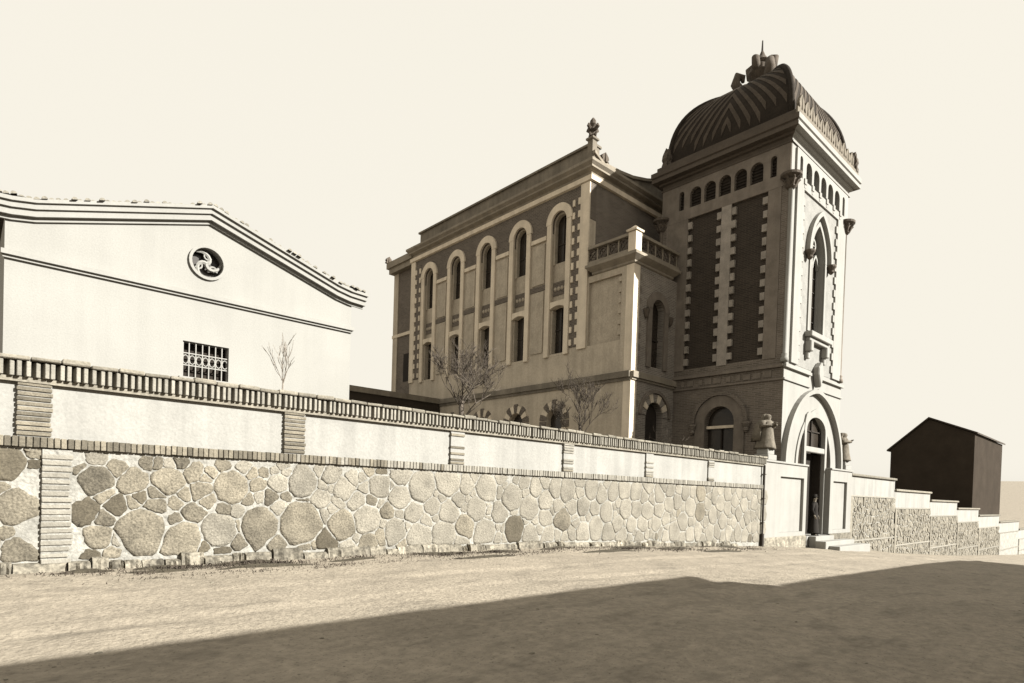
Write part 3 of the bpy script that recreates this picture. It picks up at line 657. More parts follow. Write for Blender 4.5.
for k, c in enumerate(CN):
    wd = MB(); pbox(wd, S, c - HW, c + HW, 12.4, 15.0, -.38, -.33); wd = wd.build('upper_window', 'glass', ch)
    mb = MB(); band(mb, S, semic(c, .86, 14.36, 18), semic(c, HW + .003, 14.36, 18), .003, .11); mb.build('arch_surround', 'trim', wd)
    for s in (-1, 1):
        a0, a1 = sorted((c + s * (HW + .003), c + s * .80)); mb = MB(); pbox(mb, S, a0, a1, 8.0, 14.355, .003, .1); mb.build('jamb', 'trim', wd)
    mb = MB(); band(mb, S, semic(c, HW - .003, 14.36, 14), semic(c, HW - .09, 14.36, 14), -.3, -.1)
    for s in (-1, 1):
        a0, a1 = sorted((c + s * (HW - .003), c + s * (HW - .09))); pbox(mb, S, a0, a1, 12.45, 14.35, -.3, -.1)
    mb.build('frame', 'panel', wd)
    mb = MB(); pbox(mb, S, c - .02, c + .02, 12.45, 14.8, -.32, -.28); pbox(mb, S, c - .4, c + .4, 13.4, 13.44, -.32, -.28); mb.build('glazing_bar', 'iron', wd)
    sp = MB(); pbox(sp, S, c - HW + .002, c + HW - .002, 10.62, 12.5, -.35, -.16); sp = sp.build('spandrel_panel', 'panel', ch)
    mb = MB(); pbox(mb, S, c - HW + .03, c + HW - .03, 10.95, 11.6, -.16, -.13); mb.build('carved_panel', 'brick_y', sp)
    for q in range(4):
        MB().lathe((0, 0, 0), [(.1, -.04), (.1, .0), (.05, .03)], 8).build('rosette', 'panel', sp).matrix_local = Matrix.Translation((XB + .12, c - .34 + q * .225, 11.27)) @ Matrix.Rotation(-math.pi / 2, 4, 'Y')
    lwn = MB(); pbox(lwn, S, c - HW, c + HW, 8.02, 10.4, -.38, -.33); lwn = lwn.build('lower_window', 'glass', ch)
    mb = MB(); slab(mb, S, [(c - HW + .002, 10.28)] + [(c - HW + .002 + (2 * HW - .004) * i / 8, 10.28 + .12 * math.sin(math.pi * i / 8)) for i in range(1, 8)] + [(c + HW - .002, 10.28), (c + HW - .002, 10.617), (c - HW + .002, 10.617)], -.3, .06); mb.build('lintel', 'trim', lwn)
    mb = MB(); pbox(mb, S, c - HW + .002, c + HW - .002, 8.005, 8.12, -.32, .0); mb.build('sill', 'church', lwn)
    mb = MB(); pbox(mb, S, c + HW - .1, c + HW - .002, 8.125, 10.27, -.32, -.06); mb.build('shutter_case', 'panel', lwn)
    mb = MB(); pbox(mb, S, c - .02, c + .02, 8.13, 10.3, -.32, -.28); pbox(mb, S, c - .4, c + .4, 9.3, 9.34, -.32, -.28); mb.build('glazing_bar', 'iron', lwn)
    if k < 4:
        a0, a1 = c + .86, c + 2.76 - .86
        mb = MB(); pbox(mb, S, a0, a1, 13.72, 13.92, .003, .1); mb.build('impost_band', 'trim', ch)
        mb = MB(); pbox(mb, S, a0 + .1, a1 - .1, 11.66, 13.6, .003, .05); mb.build('wall_panel', 'panel', ch)
        mb = MB(); pbox(mb, S, a0 + .1, a1 - .1, 8.3, 11.3, .003, .05); mb.build('wall_panel', 'panel', ch)
        mb = MB(); pbox(mb, S, c + .803, c + 2.76 - .803, 11.34, 11.6, .003, .03); mb.build('brick_course', 'brick_y', ch)
    # ground-storey window with alternating voussoirs
    gwn = MB(); pbox(gwn, S, c - .55, c + .55, 3.7, 5.55, -.36, -.3); gwn = gwn.build('round_window', 'glass', ch)
    for i in range(9):
        a0, a1 = math.pi * i / 9 + .02, math.pi * (i + 1) / 9 - .02
        mb = MB(); ro = .98 if i % 2 == 0 else .9
        slab(mb, S, semic(c, ro, 4.95, 3, a0, a1) + semic(c, .53, 4.95, 3, a1, a0), .003, .05 if i % 2 else .035); mb.build('voussoir', 'trim' if i % 2 else 'brick_y', gwn)
    for s in (-1, 1):
        for r in range(3):
            a0, a1 = sorted((c + s * .53, c + s * (.9 if r % 2 else .98))); mb = MB(); pbox(mb, S, a0, a1, 4.93 - .34 * (r + 1), 4.91 - .34 * r, .003, .04); mb.build('voussoir', 'trim' if r % 2 else 'brick_y', gwn)
# dark brick strips with toothed edges at both ends of the arcade
first = True
for y0, y1 in ((19.0, 19.5), (32.32, 32.92)):
    mb = MB(); pbox(mb, S, y0, y1, 8.25, 15.3, .003, .02); mb.build('brick_strip', 'brick_y', ch)
    for k in range(12):
        for s in (0, 1):
            loc = (XB, y0 - .002 if s == 0 else y1 - .148, 8.35 + k * .585)
            if first: tq2 = MB().box(-.07, -.004, 0, .15, 0, .3).build('quoin', 'trim', ch); tq2.location = loc; first = False
            else: copyof(tq2, loc, None, (1, 1, random.uniform(.9, 1.08)), parent=ch)
for y0, y1 in ((YC + .002, 18.995), (32.93, YE - .002)):
    mb = MB(); pbox(mb, S, y0, y1, 8.1, 15.63, .004, .075); mb.build('pilaster', 'trim' if y0 < 20 else 'trim', ch)
# string course, cornice, attic
mb = MB(); pbox(mb, S, YB - .0, YE, 6.5, 6.76, .003, .14); pbox(mb, S, YB, YE, 6.36, 6.5, .003, .06); mb.build('string_course', 'attic', ch)
mb = MB(); mb.ring(XB, CXR, YC, YE, [(.02, 15.65), (.12, 15.68), (.12, 15.9), (.0, 15.94)]); mb.build('architrave', 'trim', ch)
mb = MB(); mb.ring(XB, CXR, YC, YE, [(-.02, 15.945), (.0, 16.1), (.2, 16.2), (.2, 16.28), (.32, 16.4), (.32, 16.52), (.1, 16.56)]); mb.build('cornice', 'corn', ch)
mb = MB(); mb.box(XB + .15, XB + .6, YC + .1, 32.8, 16.57, 17.38); mb.box(XB + .05, XB + .7, YC + .05, 32.9, 17.38, 17.48); mb.build('attic', 'attic', ch)
mb = MB(); mb.add([(XB + .6, YC + .3, 16.6), (26.72, YC + .3, 17.8), (CXR, YC + .3, 16.6), (XB + .6, YE, 16.6), (26.72, YE, 17.8), (CXR, YE, 16.6)], [(0, 1, 4, 3), (1, 2, 5, 4), (0, 2, 1), (3, 4, 5), (0, 3, 5, 2)]); mb.build('roof', 'roof', ch)
# street-facing end wall above the terrace with its swept gable
E_ = Pl('F', YC)
mb = MB(); slab(mb, E_, [(XB + .402, 6), (CXR, 6), (CXR, 15.63), (XB + .402, 15.63)], -.4, -.002); mb.build('end_wall', 'brick_x', ch)
gp = [(XB - .1, 16.56), (CXR + .1, 16.56)]
cur = [(20.5, 16.9), (21.1, 16.6), (21.65, 16.62), (22.4, 16.68), (23.31, 16.8), (24.4, 17.08), (25.6, 17.5), (26.72, 17.95)]
gp = [(XB + .1, 16.562), (CXR - .1, 16.562)] + [(2 * 26.72 - a, z) for a, z in cur] + cur[::-1][1:]
mb = MB(); slab(mb, E_, gp, -.3, .05); gb = mb.build('swept_gable', 'attic', ch)
mb = MB(); slab(mb, E_, [(a, z + .002) for a, z in cur] + [(a, z + .14) for a, z in cur[::-1]], -.36, .14); mb.build('gable_coping', 'corn', gb)
mb = MB(); leaf(mb, (21.25, YC - .02, 16.72), .5, .5, .2); mb.build('acroterion', 'orn', gb)
po = MB().box(20.48, 20.78, YC + .02, YC + .32, 16.7, 17.55); po.ring(20.48, 20.78, YC + .02, YC + .32, [(.0, 17.55), (.07, 17.6), (.07, 17.68), (0, 17.7)]); po = po.build('finial_post', 'attic', gb)
fx, fy = 20.63, YC + .17
fl = MB().lathe((fx, fy, 17.7), [(.1, 0), (.16, .1), (.09, .18), (.08, .5), (.16, .62), (.14, .78), (.04, .92)], 10)
for q in range(4):
    a = q * math.pi / 2; c, s = math.cos(a), math.sin(a)
    fl.tube([(fx + r_ * c, fy + r_ * s, 17.7 + z_) for r_, z_ in ((.03, .36), (.18, .38), (.3, .46), (.27, .56))], [.07, .09, .09, .05], 6)
    fl.tube([(fx + r_ * c, fy + r_ * s, 17.7 + z_) for r_, z_ in ((.05, .1), (.18, .13), (.22, .2))], [.06, .07, .04], 6)
fl.build('finial', 'orn', po)
# rear block, a little set back
mb = MB(); mb.box(XB + .35, CXR - .35, YE + .002, 36.1, -1, 15.64); rb = mb.build('rear_wall', 'brick_y', ch)
Rp = Pl('L', XB + .35)
mb = MB(); pbox(mb, Rp, 35.55, 36.1, -1, 15.63, .003, .06); mb.build('rear_pilaster', 'church', rb)
mb = MB(); pbox(mb, Rp, YE + .01, 36.15, 11.4, 11.6, .003, .09); mb.build('rear_band', 'trim', rb)
mb = MB(); pbox(mb, Rp, 34.05, 34.75, 8.4, 10.2, -.1, .012); mb.build('rear_window', 'dark', rb)
mb = MB(); mb.box(XB + .0, CXR, YE + .004, 36.3, 15.66, 16.0); mb.box(XB - .12, CXR, YE + .003, 36.45, 16.0, 16.4); mb.build('rear_cornice', 'corn', rb)
mb = MB(); leaf(mb, (XB - .0, 36.4, 16.4), .4, .45, .2); mb.build('rear_acroterion', 'orn', rb)
# corner bay, street face
B = Pl('F', YB)
bwn = round_arch(22.2, .47, 7.15, 9.66, 14); bdo = round_arch(22.2, .62, 0, 5.0, 14)
mb = MB(); slab(mb, B, [(XB + .402, -1), (TX0 - .002, -1), (TX0 - .002, 11.3), (XB + .402, 11.3)], -.4, -.0, [bwn, bdo]); mb.build('bay_front_wall', 'bayfront', ch)
mb = MB(); slab(mb, B, [(XB - .02, -1), (XB + .4, -1), (XB + .4, 11.295), (XB - .02, 11.295)], -.39, .012); mb.build('bay_corner_pilaster', 'trim', ch)
tq3 = MB().box(0, .16, -.012, .05, 0, .26).build('quoin', 'ttrim', ch); tq3.location = (XB + .4, YB, 7.2)
for k in range(1, 14):
    copyof(tq3, (XB + .4, YB, 7.2 + .5 * k if k < 8 else 2.8 + .5 * (k - 8)), parent=ch)
bw_ = MB(); pbox(bw_, B, 21.7, 22.7, 7.1, 10.2, -.36, -.3); bw_ = bw_.build('arched_window', 'glass', ch)
mb = MB(); band(mb, B, semic(22.2, .82, 9.66, 18), semic(22.2, .475, 9.66, 18), .003, .1)
for s in (-1, 1):
    a0, a1 = sorted((22.2 + s * .475, 22.2 + s * .76)); pbox(mb, B, a0, a1, 7.1, 9.655, .003, .09)
mb.build('surround', 'ttrim', bw_)
for s in (-1, 1): MB().lathe((22.2 + s * .9, YB - .06, 9.15), [(.04, 0), (.1, .1), (.16, .3), (.16, .4)], 8).build('hood_corbel', 'orn', bw_)
mb = MB(); pbox(mb, B, 22.17, 22.23, 7.15, 10.1, -.29, -.24); pbox(mb, B, 21.75, 22.65, 8.4, 8.46, -.29, -.24); mb.build('glazing_bar', 'wood', bw_)
mb = MB(); pbox(mb, B, XB - .0, TX0, 6.5, 6.76, .014, .15); pbox(mb, B, XB, TX0, 6.4, 6.5, .014, .07); mb.build('string_course', 'corn', ch)
bd = MB(); pbox(bd, B, 21.5, 22.9, -.5, 5.7, -.38, -.3); bd = bd.build('side_door', 'wood', ch)
for i in range(9):
    a0, a1 = math.pi * i / 9 + .02, math.pi * (i + 1) / 9 - .02; mb = MB()
    slab(mb, B, semic(22.2, 1.0, 5.0, 3, a0, a1) + semic(22.2, .63, 5.0, 3, a1, a0), .003, .06 if i % 2 else .04); mb.build('voussoir', 'trim' if i % 2 else 'bayfront', bd)
mb = MB(); band(mb, B, semic(22.2, 1.16, 5.0, 18), semic(22.2, 1.02, 5.0, 18), .003, .12); mb.build('hood_mould', 'ttrim', bd)
# terrace over the bay
mb = MB(); mb.ring(XB, TX0 - .46, YB, YC - .34, [(.0, 11.302), (.06, 11.34), (.06, 11.42), (.3, 11.6), (.3, 11.72), (.1, 11.78)]); mb.build('terrace_cornice', 'corn', ch)
bal = MB(); pbox(bal, S, YB - .0, YC - .02, 11.79, 11.94, -.2, .08); pbox(bal, S, YB, YC - .02, 12.5, 12.62, -.2, .1); pbox(bal, B, XB + .21, TX0, 11.79, 11.94, -.2, .08); pbox(bal, B, XB + .21, TX0, 12.5, 12.62, -.2, .1)
bal = bal.build('balustrade', 'corn', ch)
mb = MB(); mb.box(XB - .14, XB + .26, YB - .14, YB + .26, 11.785, 12.6); mb.ring(XB - .1, XB + .22, YB - .1, YB + .22, [(.1, 12.625), (.12, 12.7), (0, 12.78), (-.12, 12.9)]); mb.build('corner_post', 'trim', bal)
def rosette_panel(pl, a, w_):
    mb = MB(); band(mb, pl, semic(a, .26, 12.22, 16, 0, 2 * math.pi), semic(a, .19, 12.22, 16, 0, 2 * math.pi), -.09, -.02)
    for q in range(4):
        an = q * math.pi / 2 + math.pi / 4; mb.tube([pl.p(a, 12.22, -.055), pl.p(a + .2 * math.cos(an), 12.22 + .2 * math.sin(an), -.055)], .03, 5)
    mb.build('pierced_panel', 'orn', bal)
    mb = MB(); pbox(mb, pl, a + w_ / 2 - .04, a + w_ / 2 + .04, 11.94, 12.5, -.11, -.01); mb.build('baluster', 'corn', bal)
for k in range(4): rosette_panel(S, 16.45 + k * .6, .6)
for k in range(5): rosette_panel(B, 21.1 + k * .55, .55)
mb = MB(); mb.box(XB + .25, TX0, YB + .25, YC - .05, 11.78, 11.8); mb.build('terrace_floor', 'corn', ch)

# ------------------------------------------------------------------ white gabled building at left
wb = thing('gabled_building', 'white gabled building with swirl round window and barred window behind the street wall', 'building')
YG = 17.0; GA = 4.48; GHW = 3.88; Q = Pl('F', YG)
GX0, GX1 = GA - GHW, GA + GHW
cz = 7.05
gap_ = [(GX0, -.5), (GX1, -.5), (GX1, 7.0), (GX1 - .5, 7.06), (GA, 8.12), (GX0 + .5, 7.06), (GX0, 7.0)]
rw = semic(GA - .03, .36, 7.03, 24, 0, 2 * math.pi)[:-1]
bwin = [(3.94, 4.1), (5.0, 4.1), (5.0, 4.98), (3.94, 4.98)]
mb = MB(); slab(mb, Q, gap_, -.4, 0, [rw, bwin]); mb.build('facade', 'white', wb)
mb = MB(); mb.box(GX0, GX0 + .35, YG + .41, YG + 14, -.5, 6.98); mb.box(GX1 - .35, GX1, YG + .41, YG + 14, -.5, 6.98); mb.box(GX0 + .36, GX1 - .36, YG + 13.6, YG + 14, -.5, 6.98); mb.build('walls', 'white', wb)
mb = MB(); pbox(mb, Q, GX0 - .06, GX1 + .05, 6.12, 6.22, .002, .12); pbox(mb, Q, GX0 - .03, GX1 + .02, 6.06, 6.12, .002, .06); mb.build('string_course', 'white', wb)
def rake(sg, off0, off1, d0, d1, name, m):
    ln = [(GA, 8.12), (GA + sg * (GHW - .5), 7.06), (GA + sg * (GHW - .1), 6.985), (GA + sg * (GHW + .32 + d1 * .3), 6.96)]
    mb = MB(); slab(mb, Q, [(a, z + off0) for a, z in ln] + [(a, z + off1) for a, z in ln[::-1]], d0, d1); return mb.build(name, m, wb)
for sg in (-1, 1):
    rake(sg, -.12, -.04, .002, .06, 'rake_fillet', 'white'); rake(sg, -.04, .1, .002, .16, 'rake_moulding', 'white'); rake(sg, .1, .22, -.1, .22, 'rake_corona', 'white'); rake(sg, .22, .3, -.1, .28, 'rake_cyma', 'white')
rf = MB()
for sg in (-1, 1):
    rf.add([(GA, YG - .24, 8.425), (GA + sg * (GHW - .5), YG - .24, 7.365), (GA + sg * (GHW + .4), YG - .24, 7.27), (GA, YG + 14, 8.425), (GA + sg * (GHW - .5), YG + 14, 7.365), (GA + sg * (GHW + .4), YG + 14, 7.27)], [(0, 1, 4, 3), (1, 2, 5, 4)])
rf = rf.build('roof', 'roof', wb)
t0 = MB(); n = 8
t0.add([(r_ * math.cos(math.pi * k / n), y_, r_ * math.sin(math.pi * k / n)) for y_, r_ in ((-.2, .055), (.26, .05)) for k in range(n + 1)], [(k, k + 1, k + n + 2, k + n + 1) for k in range(n)] + [tuple(range(n + 1))])
t0 = t0.build('roof_tile', 'rooflight', rf)
firstt = True
for sg in (-1, 1):
    for i in range(34):
        u = (i + .5) / 34 * (GHW + .3); z = 8.43 - u * .313 if u < GHW - .5 else 7.37 - (u - GHW + .5) * .1
        loc = (GA + sg * u, YG - .05 + random.uniform(-.12, .1), z - .012 + random.uniform(-.012, .012)); rot = (0, sg * .3, random.uniform(-.06, .06))
        if firstt: t0.location = loc; t0.rotation_euler = rot; firstt = False
        else: copyof(t0, loc, rot, parent=rf)
rwn = MB(); pbox(rwn, Q, GA - .5, GA + .45, 6.55, 7.5, -.3, -.22); rwn = rwn.build('round_window', 'glass', wb)
mb = MB(); band(mb, Q, semic(GA - .03, .43, 7.03, 28, 0, 2 * math.pi), semic(GA - .03, .363, 7.03, 28, 0, 2 * math.pi), .002, .06); mb.build('frame', 'white', rwn)
for k in range(3):
    a = k * 2 * math.pi / 3 + .4
    pts = []
    for i in range(8):
        rr = .36 * i / 7; an = a + 1.9 * (i / 7) ** 1.2; pts.append((GA - .03 + rr * math.cos(an), YG + .1, 7.03 + rr * math.sin(an)))
    MB().tube(pts, [.055, .055, .05, .05, .045, .045, .04, .035], 6).build('swirl_bar', 'white', rwn)
    a += 1.0; pts = [(GA - .03 + .2 * math.cos(a) + .09 * math.cos(t), YG + .1, 7.03 + .2 * math.sin(a) + .09 * math.sin(t)) for t in [a + .3 + j * .55 for j in range(8)]]
    MB().tube(pts, .025, 5).build('swirl_ring', 'white', rwn)
bwn_ = MB(); pbox(bwn_, Q, 3.9, 5.04, 4.05, 5.03, -.34, -.28); bwn_ = bwn_.build('barred_window', 'dark', wb)
for k in range(8):
    x_ = 3.94 + 1.06 * (k + .0) / 7.0; x_ = min(max(x_, 3.955), 4.985)
    MB().tube([(x_, YG + .06, 4.1), (x_, YG + .06, 4.98)], .017, 6).build('window_bar', 'white', bwn_)
for z in (4.38, 4.68): MB().box(3.94, 5.0, YG + .045, YG + .075, z, z + .025).build('window_rail', 'white', bwn_)
for k in range(7):
    x_ = 3.94 + 1.06 * (k + .5) / 7
    MB().tube([(x_ + .07 * math.cos(t * .7854), YG + .06, 4.535 + .11 * math.sin(t * .7854)) for t in range(9)], .016, 5).build('window_ring', 'white', bwn_)
mb = MB(); pbox(mb, Q, 3.86, 5.08, 4.03, 4.09, .002, .08); mb.build('sill', 'white', bwn_)

# ------------------------------------------------------------------ low shed between the buildings
sh = thing('low_shed', 'low dark-roofed shed between the white building and the church', 'shed')
MB().box(13.6, XB - .01, 30.0, 35, -1, 5.9).build('wall', 'attic', sh)
mb = MB(); mb.box(13.5, XB - .012, 29.8, 35.1, 6.5, 6.8); mb.build('parapet', 'attic', sh)
mb = MB(); mb.box(13.55, XB - .011, 29.9, 35.05, 5.902, 6.498); mb.build('roof_band', 'house', sh)

# ------------------------------------------------------------------ stepped walls down the street to the right
steps = [(30.82, 37.8, 2.87), (37.82, 45.2, 2.29), (45.22, 52.6, 1.80), (52.62, 60, 1.3), (60.02, 69, .75), (69.02, 80, .1), (80.02, 96, -.8)]
wl = ['first stepped stone boundary wall with pale band, joined to the gateway right side', 'second stone boundary wall going downhill, one step below the one at the gateway', 'third stone boundary wall downhill, standing in front of the dark gabled house', 'fourth boundary wall downhill past the dark gabled house, one step lower', 'fifth boundary wall far down the sloping street', 'sixth boundary wall, small and far down the sloping street', 'farthest and lowest boundary wall at the bottom of the street']
for k, (a, b, zt) in enumerate(steps):
    sw = thing('stepped_wall', wl[k], 'wall', group='stepped walls down the street')
    P2 = Pl('F', YW + .08); zl = min(gz(a), gz(b)) - .4
    mb = MB(); slab(mb, P2, [(a, zl), (b, zl), (b, zt - 1.05), (a, zt - 1.05)], -.4, 0); mb.build('mortar_bed', 'mortar', sw)
    mb = MB(); pbox(mb, P2, a, b, zt - 1.048, zt - .12, -.4, -.02); mb.build('limewashed_band', 'band', sw)
    mb = MB(); pbox(mb, P2, a - .02, b + .0, zt - .118, zt, -.45, .1); mb.build('coping', 'coping', sw, bevel=.02)
    mb = MB(); pbox(mb, P2, a, b, zt - 1.12, zt - 1.05, .002, .05); mb.build('ledge', 'brickpale', sw)
    mb = MB(); pbox(mb, P2, a + .02, b - .02, gz((a + b) / 2) + .6 + .0, gz((a + b) / 2) + .68, .002, .06); mb.build('lower_ledge', 'brickpale', sw)
    if k < 5:
        sd_ = []; rr = random.Random(50 + k)
        for _ in range(1600):
            x = rr.uniform(a + .1, b - .1); z = rr.uniform(gz(x) - .05, zt - 1.2); r = rr.uniform(.09, .2)
            if all((x - p) ** 2 + (z - q) ** 2 > (.85 * (r + s)) ** 2 for p, q, s in sd_): sd_.append((x, z, r))
        mb = MB()
        for i in range(len(sd_)):
            p = cell(i, sd_, .025, zl, zt - 1.13)
            if p: stone_mesh(mb, P2, chaikin(p), rr, rr.uniform(.02, .05))
        tag(mb.build('rubble_stones', 'stonestuff', sw), kind='stuff')
    mb = MB(); pbox(mb, P2, a - .01, a + .3, zl, zt - 1.13, .052, .07); mb.build('end_pier', 'coping', sw)

# ------------------------------------------------------------------ dark house to the right
dh = thing('dark_house', 'dark unlit gabled house rising behind the stepped walls at right', 'house')
D = Pl('L', 60.0)
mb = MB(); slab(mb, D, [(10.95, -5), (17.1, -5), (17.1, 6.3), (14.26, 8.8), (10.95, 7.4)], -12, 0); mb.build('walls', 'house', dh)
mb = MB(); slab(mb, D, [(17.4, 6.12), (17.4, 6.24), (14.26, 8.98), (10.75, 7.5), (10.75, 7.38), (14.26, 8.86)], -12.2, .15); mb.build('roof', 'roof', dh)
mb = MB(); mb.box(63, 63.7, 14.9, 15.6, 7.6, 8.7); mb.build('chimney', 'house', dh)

# ------------------------------------------------------------------ houses across the street (behind the viewer); they shade the roadway
SH = 1 / math.tan(SUN_EL)
def row_house(x0, x1, eave, label, seed):
    t = thing('row_house', label, 'house', group='row houses across the street')
    y1 = -3.0; zg = min(gz(x0), gz(x1)) - 1.5; rr = random.Random(seed)
    PB = Pl('F', y1)
    hol = []; n = max(2, int((x1 - x0) / 2.6)); wn = []
    for st in (0, 1):
        for i in range(n):
            c = x0 + (x1 - x0) * (i + .5) / n; z0 = (.9 if st == 0 else 4.1) + gz(c) - .2
            if z0 + 1.9 < eave - .6: wn.append((c, z0))
    mb = MB(); slab(mb, PB, [(x0, zg), (x1, zg), (x1, eave - .3), (x0, eave - .3)], 0, .35, [[(c - .5, z0), (c + .5, z0), (c + .5, z0 + 1.7), (c - .5, z0 + 1.7)] for c, z0 in wn]); o = mb.build('wall', 'houseo', t)
    mb = MB(); mb.box(x0, x0 + .35, y1 - 8, y1 - .36, zg, eave - .3); mb.box(x1 - .35, x1, y1 - 8, y1 - .36, zg, eave - .3); mb.box(x0 + .36, x1 - .36, y1 - 8, y1 - 7.7, zg, eave - .3); mb.build('wall', 'houseo', t)
    mb = MB(); mb.add([(x0 - .05, y1 + .2, eave - .12), (x1 + .05, y1 + .2, eave - .12), (x1 + .05, y1 - 4, eave + 1.0), (x0 - .05, y1 - 4, eave + 1.0), (x0 - .05, y1 - 8.2, eave - .12), (x1 + .05, y1 - 8.2, eave - .12),
        (x0 - .05, y1 + .2, eave - .0), (x1 + .05, y1 + .2, eave - .0), (x1 + .05, y1 - 4, eave + 1.12), (x0 - .05, y1 - 4, eave + 1.12), (x0 - .05, y1 - 8.2, eave), (x1 + .05, y1 - 8.2, eave)],
        [(0, 1, 2, 3), (3, 2, 5, 4), (6, 9, 8, 7), (9, 10, 11, 8), (0, 6, 7, 1), (4, 5, 11, 10), (0, 3, 9, 6), (3, 4, 10, 9), (1, 7, 8, 2), (2, 8, 11, 5)]); mb.build('roof', 'roof', t)
    for c, z0 in wn:
        mb = MB(); mb.box(c - .5, c + .5, y1 - .3, y1 - .24, z0, z0 + 1.7); wo = mb.build('window', 'glass', t)
        MB().box(c - .6, c + .6, y1 - .02, y1 + .1, z0 - .1, z0 - .002).build('sill', 'houseo', wo)
row_house(-30, 14.2, 5.36, 'taller of the two long row houses across the street', 1)
row_house(14.25, 46, 4.5, 'lower of the two long row houses across the street, downhill', 2)

# ------------------------------------------------------------------ bare trees behind the wall
def tree(label, base, h, seed, m, spread=1.0, lean=(0, 0), trunk_r=.07, fork=.45, lv=5, low=.25):
    t = thing('bare_tree', label, 'tree', group='bare trees behind the wall'); rr = random.Random(seed)
    tr_ = MB(); br = MB()
    p0 = Vector(base); top = p0 + Vector((lean[0], lean[1], h * fork))
    mid = (p0 + top) / 2 + Vector((rr.uniform(-.06, .06), rr.uniform(-.06, .06), 0))
    tr_.tube([p0, mid, top], [trunk_r * 1.25, trunk_r, trunk_r * .85], 8)
    def grow(p, d, l, r, lev):
        pts = [p]; q = p; dd = d.copy()
        for i in range(3):
            dd = (dd + Vector((rr.uniform(-.22, .22), rr.uniform(-.22, .22), rr.uniform(-.02, .2)))).normalized(); q = q + dd * l / 3; pts.append(q)
        br.tube(pts, [r, r * .8, r * .68, r * .5], 5 if lev < 2 else 3, cap=False)
        if lev >= lv: return
        for k in range(rr.choice((2, 3, 3, 4))):
            ax = Vector((rr.uniform(-1, 1), rr.uniform(-1, 1), rr.uniform(-.25, .75))).normalized()
            nd = (dd * .9 + ax * .8 * spread).normalized(); s = pts[rr.choice((1, 2, 3, 3))]
            grow(s, nd, l * rr.uniform(.6, .85), max(r * .6, .0065), lev + 1)
    for k in range(5):
        a = k * 2 * math.pi / 5 + rr.uniform(-.3, .3); d = Vector((math.cos(a) * .8 * spread, math.sin(a) * .8 * spread, .75)).normalized()
        grow(top - Vector((0, 0, rr.uniform(0, low) * h * fork)), d, h * (1 - fork) * .4, trunk_r * .38, 1)
    tr_.build('trunk', m, t, smooth=True); br.build('crown', m, t)
tree('slender leafless sapling in front of the white gabled building', (4.9, 13, 0), 4.9, 8, 'barkpale', .42, (0, 0), .02, .76, 3, .05)
tree('spreading leafless tree with pale trunk before the church windows', (9.62, 13, 0), 5.5, 12, 'bark', 1.0, (-.05, 0), .075, .7, 6)
tree('small leafless tree before the church round windows, right of the spreading one', (14.25, 13, 0), 5.3, 23, 'bark', .75, (0, 0), .055, .7, 6)
tree('low leafless bush-like tree in front of the church side door', (19.9, 13.6, 0), 4.6, 31, 'bark', .8, (0, 0), .045, .6, 4)

